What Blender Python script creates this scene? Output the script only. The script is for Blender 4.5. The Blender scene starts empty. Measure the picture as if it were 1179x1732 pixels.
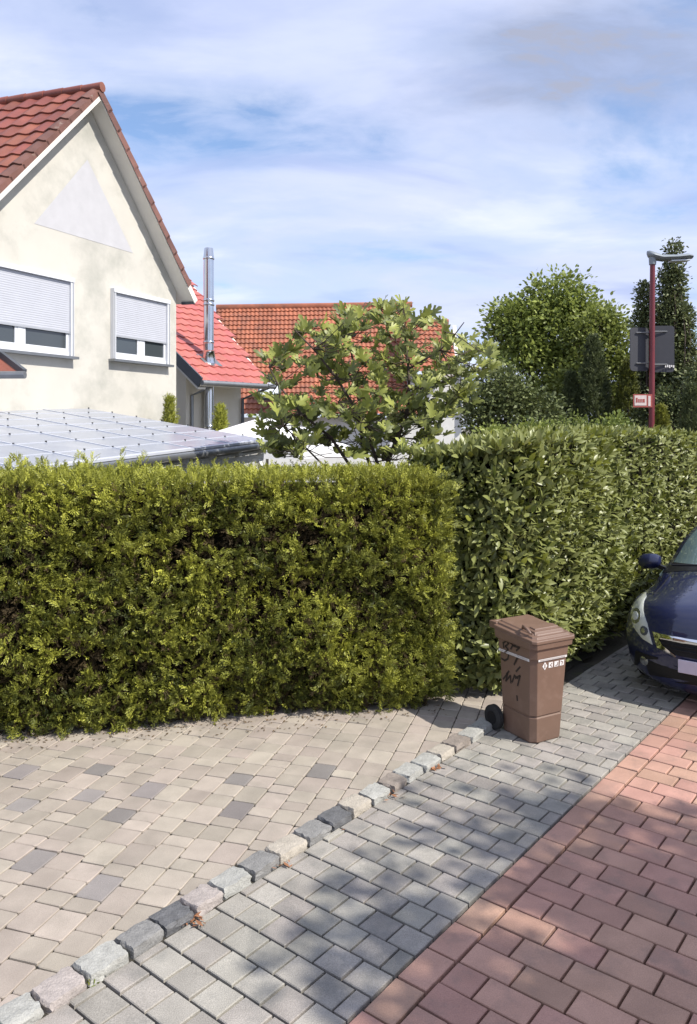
import bpy, bmesh, math, random
import numpy as np
from mathutils import Vector, Matrix
from mathutils.bvhtree import BVHTree

random.seed(7); RNG = np.random.default_rng(7)
scene = bpy.context.scene
COL = scene.collection
R = math.radians

# ------------------------------------------------------------------ camera
CAM_H, F, CX, HY = 2.8, 1312.0, 589.5, 720.0       # focal length and horizon in pixels of a 1179 x 1732 frame
cam = bpy.data.cameras.new('camera'); cam_o = bpy.data.objects.new('camera', cam); COL.objects.link(cam_o)
cam.sensor_fit = 'VERTICAL'; cam.sensor_height = 36.0; cam.lens = 36.0 * F / 1732.0
cam.shift_y = -(866.0 - HY) / 1732.0
cam.clip_start = 0.1; cam.clip_end = 3000
cam_o.location = (0, 0, CAM_H); cam_o.rotation_euler = (R(90), 0, 0)
scene.camera = cam_o

# ------------------------------------------------------------------ sun and sky
SUN_ELEV = R(46)
sx, sy = 0.866, -0.50
S = Vector((sx, sy, 0)).normalized() * math.cos(SUN_ELEV) + Vector((0, 0, math.sin(SUN_ELEV)))
sun = bpy.data.lights.new('sun', 'SUN'); sun.energy = 4.6; sun.angle = R(0.55); sun.color = (1.0, 0.95, 0.87)
sun_o = bpy.data.objects.new('sun', sun); COL.objects.link(sun_o)
sun_o.rotation_euler = (-S).to_track_quat('-Z', 'Y').to_euler(); sun_o.location = (8, -4, 14)

world = bpy.data.worlds.new('World'); scene.world = world; world.use_nodes = True
nt = world.node_tree; nt.nodes.clear()
def N(t, **kw):
    n = nt.nodes.new(t)
    for k, v in kw.items():
        setattr(n, k, v)
    return n
def L(a, b): nt.links.new(a, b)
w_out = N('ShaderNodeOutputWorld'); w_bg = N('ShaderNodeBackground'); w_bg.inputs['Strength'].default_value = 0.15
sky = N('ShaderNodeTexSky', sky_type='NISHITA'); sky.sun_disc = False
sky.sun_elevation = SUN_ELEV; sky.sun_rotation = math.atan2(S.x, S.y); sky.air_density = 1.0; sky.dust_density = 0.6; sky.ozone_density = 5.0
tc = N('ShaderNodeTexCoord')
sep = N('ShaderNodeSeparateXYZ'); L(tc.outputs['Generated'], sep.inputs[0])
def wmath(op, a, b=None, clamp=False):
    m = N('ShaderNodeMath', operation=op); m.use_clamp = clamp
    for i, v in enumerate((a, b)):
        if v is None: continue
        if isinstance(v, (int, float)): m.inputs[i].default_value = v
        else: L(v, m.inputs[i])
    return m.outputs[0]
zz = wmath('ADD', wmath('MAXIMUM', sep.outputs[2], 0.0), 0.22)
comb = N('ShaderNodeCombineXYZ')
L(wmath('DIVIDE', sep.outputs[0], zz), comb.inputs[0]); L(wmath('DIVIDE', sep.outputs[1], zz), comb.inputs[1])
def wnoise(scale, detail, rough, sc=(1, 1, 1), off=(0, 0, 0), dist=0.0):
    mp = N('ShaderNodeMapping'); mp.inputs['Scale'].default_value = sc; mp.inputs['Location'].default_value = off
    L(comb.outputs[0], mp.inputs[0])
    n = N('ShaderNodeTexNoise'); n.inputs['Scale'].default_value = scale; n.inputs['Detail'].default_value = detail
    n.inputs['Roughness'].default_value = rough; n.inputs['Distortion'].default_value = dist
    L(mp.outputs[0], n.inputs['Vector']); return n.outputs['Fac']
def ramp(v, stops):
    r = N('ShaderNodeValToRGB'); r.color_ramp.interpolation = 'EASE'
    e = r.color_ramp.elements
    while len(e) < len(stops): e.new(0.5)
    for q, (p, c) in zip(e, stops):
        q.position = p; q.color = (c[0], c[1], c[2], 1)
    L(v, r.inputs[0]); return r.outputs[0]
c1 = wnoise(1.5, 8, 0.55, (0.85, 1.2, 1), (3.1, 0.4, 0), 0.25)
cover = ramp(c1, [(0.29, (0.12,) * 3), (0.42, (0.74,) * 3), (0.58, (1,) * 3)])
c2 = wnoise(2.2, 7, 0.52, (0.7, 1.4, 1), (8.2, 5.1, 0), 0.4)
ccol = ramp(c2, [(0.30, (2.75, 3.2, 4.75)), (0.52, (3.6, 3.98, 5.3)), (0.75, (4.85, 5.0, 5.75))])
c3 = wnoise(5.5, 8, 0.6, (0.8, 1.3, 1), (1.3, 7.7, 0), 0.3)
# one grey cloud bank high on the right and one clear blue streak on the left
def blob(px, py, wx, wy):
    d = Vector(((px - CX) / F, 1.0, (HY - py) / F)).normalized()
    side = Vector((d.y, -d.x, 0)).normalized(); up = side.cross(d)
    def dot(v):
        n = N('ShaderNodeVectorMath', operation='DOT_PRODUCT'); L(tc.outputs['Generated'], n.inputs[0]); n.inputs[1].default_value = v
        return n.outputs['Value']
    a = wmath('DIVIDE', dot(side), wx); b = wmath('DIVIDE', dot(up), wy)
    rr = wmath('ADD', wmath('MULTIPLY', a, a), wmath('MULTIPLY', b, b))
    wob = wmath('MULTIPLY', wmath('SUBTRACT', c3, 0.5), 4.2)
    fall = wmath('POWER', 2.718, wmath('MULTIPLY', wmath('ADD', rr, wob), -1.0))
    return wmath('MULTIPLY', wmath('MINIMUM', fall, 1.0), wmath('GREATER_THAN', dot(d), 0.0))
dark = blob(1005, 100, 0.15, 0.055)
blue = blob(310, 205, 0.22, 0.035)
cov2 = wmath('MAXIMUM', wmath('MULTIPLY', cover, wmath('SUBTRACT', 1.0, wmath('MULTIPLY', blue, 0.85))), wmath('MULTIPLY', dark, 1.0))
mixd = N('ShaderNodeMixRGB'); L(dark, mixd.inputs[0]); L(ccol, mixd.inputs[1]); mixd.inputs[2].default_value = (2.2, 2.4, 3.15, 1)
mixc = N('ShaderNodeMixRGB'); L(cov2, mixc.inputs[0]); L(sky.outputs[0], mixc.inputs[1]); L(mixd.outputs[0], mixc.inputs[2])
L(mixc.outputs[0], w_bg.inputs['Color']); L(w_bg.outputs[0], w_out.inputs[0])
vs = scene.view_settings
vs.view_transform = 'Standard'; vs.look = 'None'; vs.exposure = 0.46; vs.gamma = 1.0; vs.use_curve_mapping = False

# ------------------------------------------------------------------ pixel helpers
def ground(x, y, z=0.0):
    h = CAM_H - z
    return Vector(((x - CX) / (y - HY) * h, F / (y - HY) * h, z))
def at(x, y, d): return Vector(((x - CX) * d / F, d, CAM_H - (y - HY) * d / F))
A = Vector((0.625, 0.7806, 0)).normalized()          # along the street
B = Vector((A.y, -A.x, 0))                           # across the street, to the right
def uv(u, v, z=0.0): return A * u + B * v + Vector((0, 0, z))

# ------------------------------------------------------------------ materials
def new_mat(name):
    m = bpy.data.materials.new(name); m.use_nodes = True
    t = m.node_tree; b = t.nodes['Principled BSDF']; return m, t, b
def M(name, col, rough=0.6, var=0.15, scale=6.0, bump=0.0, bscale=60.0, metal=0.0, spec=0.5, piece=0.0, hue=0.0,
      stain=None, stain_scale=1.2, stain_lo=0.5, stain_hi=0.7, coat=0.0, speck=0.0, stretch=(1, 1, 1)):
    m, t, b = new_mat(name)
    n = lambda k: t.nodes.new(k)
    b.inputs['Roughness'].default_value = rough; b.inputs['Metallic'].default_value = metal
    b.inputs['Specular IOR Level'].default_value = spec; b.inputs['Coat Weight'].default_value = coat; b.inputs['Coat Roughness'].default_value = 0.04
    geo = n('ShaderNodeNewGeometry'); oi = n('ShaderNodeObjectInfo')
    rnd = n('ShaderNodeMath'); rnd.operation = 'ADD'; t.links.new(geo.outputs['Random Per Island'], rnd.inputs[0]); t.links.new(oi.outputs['Random'], rnd.inputs[1])
    fr = n('ShaderNodeMath'); fr.operation = 'FRACT'; t.links.new(rnd.outputs[0], fr.inputs[0])
    mp = n('ShaderNodeMapping'); mp.inputs['Scale'].default_value = stretch; t.links.new(geo.outputs['Position'], mp.inputs[0])
    no = n('ShaderNodeTexNoise'); no.inputs['Scale'].default_value = scale; no.inputs['Detail'].default_value = 5; t.links.new(mp.outputs[0], no.inputs['Vector'])
    mr = n('ShaderNodeMapRange'); mr.inputs['From Min'].default_value = 0.25; mr.inputs['From Max'].default_value = 0.75
    mr.inputs['To Min'].default_value = 1 - var; mr.inputs['To Max'].default_value = 1 + var; t.links.new(no.outputs['Fac'], mr.inputs['Value'])
    val = mr.outputs[0]
    if piece:
        mr2 = n('ShaderNodeMapRange'); mr2.inputs['To Min'].default_value = 1 - piece; mr2.inputs['To Max'].default_value = 1 + piece; t.links.new(fr.outputs[0], mr2.inputs['Value'])
        mu = n('ShaderNodeMath'); mu.operation = 'MULTIPLY'; t.links.new(val, mu.inputs[0]); t.links.new(mr2.outputs[0], mu.inputs[1]); val = mu.outputs[0]
    if speck:
        ns = n('ShaderNodeTexNoise'); ns.inputs['Scale'].default_value = 170; ns.inputs['Detail'].default_value = 2; t.links.new(geo.outputs['Position'], ns.inputs['Vector'])
        mr3 = n('ShaderNodeMapRange'); mr3.inputs['From Min'].default_value = 0.3; mr3.inputs['From Max'].default_value = 0.7
        mr3.inputs['To Min'].default_value = 1 - speck; mr3.inputs['To Max'].default_value = 1 + speck; t.links.new(ns.outputs['Fac'], mr3.inputs['Value'])
        mu = n('ShaderNodeMath'); mu.operation = 'MULTIPLY'; t.links.new(val, mu.inputs[0]); t.links.new(mr3.outputs[0], mu.inputs[1]); val = mu.outputs[0]
    hs = n('ShaderNodeHueSaturation'); hs.inputs['Color'].default_value = (*col, 1); t.links.new(val, hs.inputs['Value'])
    if hue:
        k = n('ShaderNodeMath'); k.operation = 'MULTIPLY'; k.inputs[1].default_value = 37.0; t.links.new(fr.outputs[0], k.inputs[0])
        k2 = n('ShaderNodeMath'); k2.operation = 'FRACT'; t.links.new(k.outputs[0], k2.inputs[0])
        mr4 = n('ShaderNodeMapRange'); mr4.inputs['To Min'].default_value = 0.5 - hue; mr4.inputs['To Max'].default_value = 0.5 + hue; t.links.new(k2.outputs[0], mr4.inputs['Value'])
        t.links.new(mr4.outputs[0], hs.inputs['Hue'])
    colout = hs.outputs[0]
    if stain:
        ns = n('ShaderNodeTexNoise'); ns.inputs['Scale'].default_value = stain_scale; ns.inputs['Detail'].default_value = 8; ns.inputs['Roughness'].default_value = 0.65
        t.links.new(geo.outputs['Position'], ns.inputs['Vector'])
        mr5 = n('ShaderNodeMapRange'); mr5.inputs['From Min'].default_value = stain_lo; mr5.inputs['From Max'].default_value = stain_hi; t.links.new(ns.outputs['Fac'], mr5.inputs['Value'])
        mx = n('ShaderNodeMixRGB'); t.links.new(mr5.outputs[0], mx.inputs[0]); t.links.new(colout, mx.inputs[1]); mx.inputs[2].default_value = (*stain, 1); colout = mx.outputs[0]
    t.links.new(colout, b.inputs['Base Color'])
    if bump:
        nb = n('ShaderNodeTexNoise'); nb.inputs['Scale'].default_value = bscale; nb.inputs['Detail'].default_value = 6; t.links.new(geo.outputs['Position'], nb.inputs['Vector'])
        bm_ = n('ShaderNodeBump'); bm_.inputs['Strength'].default_value = bump; bm_.inputs['Distance'].default_value = 0.02
        t.links.new(nb.outputs['Fac'], bm_.inputs['Height']); t.links.new(bm_.outputs[0], b.inputs['Normal'])
    return m
def leaf_mat(name, dark, light, rough=0.5, trans=0.25, spec=0.4, back=None):
    """foliage: colour from the per-leaf attribute 'tint' (0 dark .. 1 light), some light let through"""
    m, t, b = new_mat(name); n = lambda k: t.nodes.new(k)
    at_ = n('ShaderNodeAttribute'); at_.attribute_name = 'tint'
    oi = n('ShaderNodeObjectInfo')
    mx = n('ShaderNodeMixRGB'); t.links.new(at_.outputs['Fac'], mx.inputs[0]); mx.inputs[1].default_value = (*dark, 1); mx.inputs[2].default_value = (*light, 1)
    hs = n('ShaderNodeHueSaturation'); t.links.new(mx.outputs[0], hs.inputs['Color'])
    mr = n('ShaderNodeMapRange'); mr.inputs['To Min'].default_value = 0.8; mr.inputs['To Max'].default_value = 1.2; t.links.new(oi.outputs['Random'], mr.inputs['Value']); t.links.new(mr.outputs[0], hs.inputs['Value'])
    colout = hs.outputs[0]
    if back:
        geo = n('ShaderNodeNewGeometry'); mb = n('ShaderNodeMixRGB'); t.links.new(geo.outputs['Backfacing'], mb.inputs[0]); t.links.new(colout, mb.inputs[1]); mb.inputs[2].default_value = (*back, 1); colout = mb.outputs[0]
    b.inputs['Roughness'].default_value = rough; b.inputs['Specular IOR Level'].default_value = spec
    t.links.new(colout, b.inputs['Base Color'])
    tr = n('ShaderNodeBsdfTranslucent'); t.links.new(colout, tr.inputs['Color'])
    ms = n('ShaderNodeMixShader'); ms.inputs[0].default_value = trans
    t.links.new(b.outputs[0], ms.inputs[1]); t.links.new(tr.outputs[0], ms.inputs[2])
    t.links.new(ms.outputs[0], t.nodes['Material Output'].inputs['Surface'])
    return m
def glass_mat(name, col=(0.02, 0.03, 0.035), rough=0.04):
    m, t, b = new_mat(name); b.inputs['Base Color'].default_value = (*col, 1); b.inputs['Roughness'].default_value = rough
    b.inputs['Specular IOR Level'].default_value = 0.9; b.inputs['IOR'].default_value = 1.5; return m

mt = {
 'sand': M('joint_sand', (0.045, 0.04, 0.03), 0.95, 0.35, 30, 0.6, 120, stain=(0.06, 0.065, 0.025), stain_scale=4, stain_lo=0.55, stain_hi=0.7),
 'bed_grey': M('dark_joint_grit', (0.02, 0.018, 0.014), 0.95, 0.4, 30, 0.6, 120, stain=(0.035, 0.045, 0.015), stain_scale=4, stain_lo=0.55, stain_hi=0.7),
 'earth': M('earth', (0.11, 0.095, 0.065), 0.95, 0.3, 2, 0.6, 30, stain=(0.06, 0.08, 0.025), stain_scale=0.6),
 'beige': M('beige_paver', (0.345, 0.298, 0.248), 0.85, 0.13, 5, 0.25, 150, piece=0.13, hue=0.012, speck=0.07, stain=(0.25, 0.225, 0.185), stain_scale=2.3, stain_lo=0.50, stain_hi=0.85, spec=0.3),
 'beige_dark': M('grey_accent_paver', (0.225, 0.205, 0.19), 0.85, 0.10, 5, 0.25, 150, piece=0.2, hue=0.02, speck=0.1, spec=0.3),
 'grey': M('grey_paver', (0.295, 0.273, 0.24), 0.88, 0.17, 5, 0.3, 160, piece=0.15, hue=0.02, speck=0.2, stain=(0.15, 0.15, 0.138), stain_scale=3.2, stain_lo=0.50, stain_hi=0.78, spec=0.3),
 'red': M('red_paver', (0.39, 0.232, 0.175), 0.85, 0.14, 5, 0.22, 150, piece=0.12, hue=0.010, speck=0.12, stain=(0.235, 0.165, 0.135), stain_scale=3.1, stain_lo=0.52, stain_hi=0.78, spec=0.3),
 'wall': M('cream_render', (0.535, 0.513, 0.458), 0.9, 0.05, 2, 0.25, 220, stain=(0.36, 0.355, 0.315), stain_scale=0.9, stain_lo=0.47, stain_hi=0.72, spec=0.2),
 'wall2': M('pale_render', (0.66, 0.62, 0.53), 0.9, 0.05, 2, 0.2, 200, spec=0.2),
 'patch': M('lilac_patch_render', (0.47, 0.465, 0.48), 0.9, 0.05, 5, 0.15, 200, spec=0.2),
 'soffit': M('soffit_boards', (0.70, 0.67, 0.60), 0.8, 0.05, 4),
 'tile': M('red_brown_roof_tile', (0.235, 0.074, 0.048), 0.5, 0.18, 4, 0.1, 90, piece=0.16, hue=0.008, spec=0.5),
 'tile_edge': M('verge_tile', (0.165, 0.075, 0.055), 0.55, 0.2, 5, 0.1, 90, piece=0.2, stain=(0.30, 0.24, 0.19), stain_scale=6, stain_lo=0.6, stain_hi=0.75),
 'tile_pink': M('pink_red_roof_tile', (0.42, 0.125, 0.105), 0.55, 0.10, 3, 0.08, 90, piece=0.08, hue=0.006),
 'tile_orange': M('orange_roof_tile', (0.34, 0.115, 0.06), 0.6, 0.3, 1.5, 0.1, 40, stain=(0.15, 0.07, 0.05), stain_scale=1.8, stain_lo=0.46, stain_hi=0.78),
 'white': M('white_plastic', (0.66, 0.67, 0.69), 0.35, 0.03, 4, spec=0.5),
 'white_paint': M('white_painted_wood', (0.72, 0.71, 0.68), 0.55, 0.06, 6),
 'cloth': M('white_parasol_cloth', (0.78, 0.78, 0.79), 0.9, 0.03, 4, 0.1, 300),
 'shutter': M('grey_roller_shutter', (0.43, 0.44, 0.48), 0.45, 0.04, 4),
 'rail': M('grey_alu_rail', (0.42, 0.43, 0.45), 0.35, 0.05, 5, metal=0.3),
 'anthracite': M('anthracite_metal', (0.085, 0.095, 0.11), 0.45, 0.1, 5, metal=0.3),
 'zinc': M('zinc_gutter', (0.25, 0.26, 0.27), 0.42, 0.12, 6, metal=0.7),
 'steel': M('stainless_steel', (0.62, 0.63, 0.64), 0.16, 0.04, 6, metal=1.0),
 'panel': M('grey_polycarbonate', (0.29, 0.31, 0.355), 0.25, 0.06, 3, spec=0.4, stain=(0.37, 0.385, 0.42), stain_scale=1.1, stain_lo=0.5, stain_hi=0.7),
 'seam': M('pale_seam', (0.48, 0.50, 0.55), 0.4, 0.04, 5),
 'dark': M('dark_plastic', (0.011, 0.011, 0.012), 0.5, 0.15, 10, spec=0.25),
 'rubber': M('black_rubber', (0.018, 0.018, 0.018), 0.8, 0.2, 15),
 'bin': M('brown_bin_plastic', (0.16, 0.098, 0.069), 0.45, 0.08, 5, 0.06, 220, stain=(0.215, 0.14, 0.105), stain_scale=7, stain_lo=0.52, stain_hi=0.85),
 'ink': M('black_marker', (0.022, 0.014, 0.012), 0.6, 0.3, 60),
 'print': M('white_print', (0.68, 0.66, 0.64), 0.6, 0.1, 60),
 'pole': M('maroon_paint', (0.15, 0.022, 0.028), 0.35, 0.12, 6, spec=0.5),
 'lampgrey': M('grey_lamp_housing', (0.23, 0.26, 0.28), 0.4, 0.08, 6, metal=0.2),
 'lens': M('pale_lamp_lens', (0.62, 0.66, 0.70), 0.15, 0.03, 6),
 'signback': M('charcoal_sign_back', (0.042, 0.043, 0.052), 0.55, 0.08, 6),
 'signwhite': M('sign_white', (0.66, 0.55, 0.51), 0.5, 0.1, 20),
 'signred': M('sign_red', (0.36, 0.085, 0.07), 0.5, 0.1, 20),
 'bark': M('bark', (0.075, 0.055, 0.042), 0.9, 0.3, 25, 0.6, 60),
 'bark_pale': M('pale_bark', (0.20, 0.175, 0.15), 0.9, 0.25, 25, 0.5, 60),
 'core': M('dark_block_core', (0.012, 0.011, 0.006), 0.95, 0.4, 30, 0.8, 40, spec=0.05),  # near-black fill of the added masses that block light inside the hedges
 'glass': glass_mat('window_glass', (0.05, 0.06, 0.065), 0.05),
 'deadleaf': M('dry_leaf', (0.25, 0.11, 0.05), 0.8, 0.3, 30, piece=0.4),
 'litter': M('dry_clippings', (0.12, 0.08, 0.04), 0.9, 0.3, 30, piece=0.5),
 'paint': M('dark_blue_car_paint', (0.009, 0.013, 0.052), 0.45, 0.02, 3, metal=0.0, spec=0.3, coat=1.0),
 'chrome': M('chrome', (0.75, 0.76, 0.78), 0.08, 0.02, 5, metal=1.0),
 'plate': M('blank_plate', (0.50, 0.46, 0.54), 0.5, 0.10, 9),
 'lampglass': M('headlamp_cover', (0.55, 0.57, 0.51), 0.12, 0.06, 14, spec=0.8, coat=0.8),
 'carglass': glass_mat('car_glass', (0.12, 0.17, 0.17), 0.03),
 'reflector': M('lamp_reflector', (0.55, 0.57, 0.55), 0.18, 0.1, 30, metal=0.9),
 'stone0': M('granite_pale', (0.33, 0.325, 0.295), 0.8, 0.18, 18, 0.45, 70, speck=0.16),
 'stone1': M('granite_rosy', (0.33, 0.29, 0.265), 0.8, 0.18, 18, 0.45, 70, speck=0.16),
 'stone2': M('granite_grey', (0.20, 0.195, 0.185), 0.8, 0.2, 18, 0.45, 70, speck=0.18),
 'stone3': M('basalt_dark', (0.11, 0.11, 0.112), 0.7, 0.25, 18, 0.45, 70, speck=0.2),
 'stone4': M('granite_beige', (0.38, 0.34, 0.28), 0.8, 0.16, 18, 0.45, 70, speck=0.14),
 'stone5': M('granite_brown', (0.23, 0.195, 0.165), 0.8, 0.2, 18, 0.45, 70, speck=0.16),
}
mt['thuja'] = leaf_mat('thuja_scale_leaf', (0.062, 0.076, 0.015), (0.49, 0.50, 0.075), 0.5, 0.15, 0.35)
mt['drytwig'] = leaf_mat('dry_thuja', (0.04, 0.03, 0.015), (0.12, 0.085, 0.04), 0.8, 0.05, 0.2)
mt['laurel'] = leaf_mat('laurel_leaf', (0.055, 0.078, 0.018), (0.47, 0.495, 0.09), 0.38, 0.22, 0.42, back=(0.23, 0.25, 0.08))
mt['fig'] = leaf_mat('fig_leaf', (0.12, 0.145, 0.04), (0.47, 0.50, 0.12), 0.45, 0.38, 0.45, back=(0.23, 0.26, 0.11))
mt['broad'] = leaf_mat('broad_leaf', (0.10, 0.135, 0.035), (0.38, 0.43, 0.10), 0.5, 0.36, 0.4)
mt['column'] = leaf_mat('columnar_leaf', (0.06, 0.08, 0.036), (0.26, 0.29, 0.115), 0.5, 0.2, 0.4)
mt['dense'] = leaf_mat('dark_evergreen_leaf', (0.04, 0.055, 0.022), (0.19, 0.22, 0.075), 0.55, 0.15, 0.35)
mt['grass'] = leaf_mat('weed_leaf', (0.07, 0.11, 0.02), (0.22, 0.24, 0.05), 0.6, 0.2, 0.3)

# ------------------------------------------------------------------ mesh helpers
AT_ORIGIN = set()      # objects whose own frame is the world frame
def link(o, parent=None, world_coords=False):
    COL.objects.link(o)
    if parent is not None:
        o.parent = parent
        if world_coords and parent.name not in AT_ORIGIN: o.matrix_parent_inverse = Matrix.Translation(-Vector(parent.location))
    if world_coords: AT_ORIGIN.add(o.name)
    return o
def tag(o, label=None, cat=None, group=None, kind=None):
    if label: o['label'] = label
    if cat: o['category'] = cat
    if group: o['group'] = group
    if kind: o['kind'] = kind
    return o
def empty(name, loc, label=None, cat=None, group=None, rz=0.0):
    o = bpy.data.objects.new(name, None); COL.objects.link(o); o.location = loc; o.rotation_euler = (0, 0, rz); o.empty_display_size = 0.2
    return tag(o, label, cat, group)
class MB:
    def __init__(self): self.v = []; self.f = []
    def add(self, vs, fs):
        o = len(self.v); self.v += [tuple(p) for p in vs]; self.f += [tuple(i + o for i in f) for f in fs]; return self
    def hexa(self, p):      # 8 points: bottom 0-3 counter-clockwise, top 4-7
        return self.add(p, [(3, 2, 1, 0), (4, 5, 6, 7), (0, 1, 5, 4), (1, 2, 6, 5), (2, 3, 7, 6), (3, 0, 4, 7)])
    def obox(self, c, ax, ay, az):   # centre and three half vectors
        c, ax, ay, az = map(Vector, (c, ax, ay, az))
        return self.hexa([c - ax - ay - az, c + ax - ay - az, c + ax + ay - az, c - ax + ay - az, c - ax - ay + az, c + ax - ay + az, c + ax + ay + az, c - ax + ay + az])
    def box(self, x0, x1, y0, y1, z0, z1):
        return self.hexa([(x0, y0, z0), (x1, y0, z0), (x1, y1, z0), (x0, y1, z0), (x0, y0, z1), (x1, y0, z1), (x1, y1, z1), (x0, y1, z1)])
    def beam(self, a, b, w, h, up=(0, 0, 1)):
        a, b = Vector(a), Vector(b); d = (b - a); s = d.cross(Vector(up)).normalized(); u = s.cross(d).normalized()
        return self.obox((a + b) / 2, d / 2, s * w / 2, u * h / 2)
    def prism(self, poly, off):      # polygon of 3D points extruded by a vector
        n = len(poly); off = Vector(off); p = [Vector(q) for q in poly]
        nrm = sum(((p[i]).cross(p[(i + 1) % n]) for i in range(n)), Vector())
        if nrm.dot(off) > 0: p = p[::-1]
        return self.add(p + [q + off for q in p], [tuple(range(n)), tuple(range(2 * n - 1, n - 1, -1))] + [(i, i + n, (i + 1) % n + n, (i + 1) % n) for i in range(n)])
    def tube(self, pts, rad, seg=8, caps=True):
        pts = [Vector(p) for p in pts]; n = len(pts)
        rad = rad if isinstance(rad, (list, tuple)) else [rad] * n
        o = len(self.v); ref = None
        for i, p in enumerate(pts):
            d = (pts[min(i + 1, n - 1)] - pts[max(i - 1, 0)]).normalized()
            if ref is None: ref = d.orthogonal().normalized()
            ref = (ref - d * ref.dot(d)).normalized(); s = d.cross(ref)
            for k in range(seg):
                a = 2 * math.pi * k / seg
                self.v.append(tuple(p + (ref * math.cos(a) + s * math.sin(a)) * rad[i]))
        for i in range(n - 1):
            for k in range(seg):
                k2 = (k + 1) % seg
                self.f.append((o + i * seg + k, o + i * seg + k2, o + (i + 1) * seg + k2, o + (i + 1) * seg + k))
        if caps:
            self.f.append(tuple(o + k for k in range(seg))[::-1]); self.f.append(tuple(o + (n - 1) * seg + k for k in range(seg)))
        return self
    def mesh(self, name):
        me = bpy.data.meshes.new(name); me.from_pydata(self.v, [], self.f); me.update(); return me
    def build(self, name, mat, parent=None, wc=True, smooth=False, bevel=0.0, kind=None):
        me = self.mesh(name); me.materials.append(mt[mat] if isinstance(mat, str) else mat)
        if smooth:
            me.polygons.foreach_set('use_smooth', [True] * len(me.polygons))
            try: me.set_sharp_from_angle(angle=R(45))
            except Exception: pass
        o = bpy.data.objects.new(name, me); link(o, parent, wc)
        if bevel:
            b = o.modifiers.new('bevel', 'BEVEL'); b.width = bevel; b.segments = 2; b.limit_method = 'ANGLE'
        if kind: o['kind'] = kind
        return o
def np_mesh(name, verts, loops, sizes, tint=None, smooth=False):
    me = bpy.data.meshes.new(name); nv = len(verts); nf = len(sizes)
    me.vertices.add(nv); me.vertices.foreach_set('co', np.asarray(verts, dtype=np.float32).ravel())
    me.loops.add(len(loops)); me.loops.foreach_set('vertex_index', np.asarray(loops, dtype=np.int32))
    me.polygons.add(nf); st = np.concatenate([[0], np.cumsum(sizes)[:-1]]).astype(np.int32)
    me.polygons.foreach_set('loop_start', st); me.polygons.foreach_set('loop_total', np.asarray(sizes, dtype=np.int32))
    if smooth: me.polygons.foreach_set('use_smooth', np.ones(nf, dtype=bool))
    if tint is not None:
        a = me.attributes.new('tint', 'FLOAT', 'POINT'); a.data.foreach_set('value', np.asarray(tint, dtype=np.float32))
    me.update(calc_edges=True); me.validate(); return me
def nrm(a): return a / np.maximum(np.linalg.norm(a, axis=-1, keepdims=True), 1e-9)
def frames(d, n):
    """columns: side, along d, normal; arrays (N,3)"""
    d = nrm(d); s = nrm(np.cross(d, n)); nn = np.cross(s, d); return s, d, nn
def scatter_mesh(name, base_v, base_f, pos, d, n, scale, tint, smooth=False):
    base_v = np.asarray(base_v, float); s, d, nn = frames(d, n); k = len(base_v); cnt = len(pos)
    sc = np.asarray(scale).reshape(-1, 1, 1) if np.ndim(scale) == 1 else np.asarray(scale).reshape(cnt, 1, 3)
    bv = base_v[None] * sc
    V = pos[:, None, :] + bv[..., 0:1] * s[:, None] + bv[..., 1:2] * d[:, None] + bv[..., 2:3] * nn[:, None]
    fl = np.concatenate([np.asarray(f) for f in base_f]); fs = np.array([len(f) for f in base_f])
    loops = (fl[None] + (np.arange(cnt) * k)[:, None]).ravel(); sizes = np.tile(fs, cnt)
    return np_mesh(name, V.reshape(-1, 3), loops, sizes, np.repeat(tint, k), smooth)
def add_obj(name, me, mat, parent=None, wc=True, kind=None):
    me.materials.append(mt[mat] if isinstance(mat, str) else mat)
    o = bpy.data.objects.new(name, me); link(o, parent, wc)
    if kind: o['kind'] = kind
    return o
def vnoise(p, seed=0):
    """cheap smooth noise from sums of sines, about -1..1"""
    r = np.random.default_rng(seed); out = np.zeros(p.shape[:-1])
    for k in range(7):
        w = r.normal(size=3); ph = r.uniform(0, 6.28); out += np.sin(p @ w * (0.7 + 0.35 * k) + ph) / (1 + 0.35 * k)
    return out / 3.0
def in_frame(p, m=30):
    if p.y < 0.5: return False
    x = CX + p.x / p.y * F; y = HY + (CAM_H - p.z) / p.y * F
    return -m < x < 1179 + m and -m < y < 1732 + m

# ================================================================== GROUND
g = MB().add([(-600, -60, -0.09), (600, -60, -0.09), (600, 900, -0.09), (-600, 900, -0.09)], [(0, 1, 2, 3)]).build('ground', 'earth'); tag(g, kind='structure')

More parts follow.
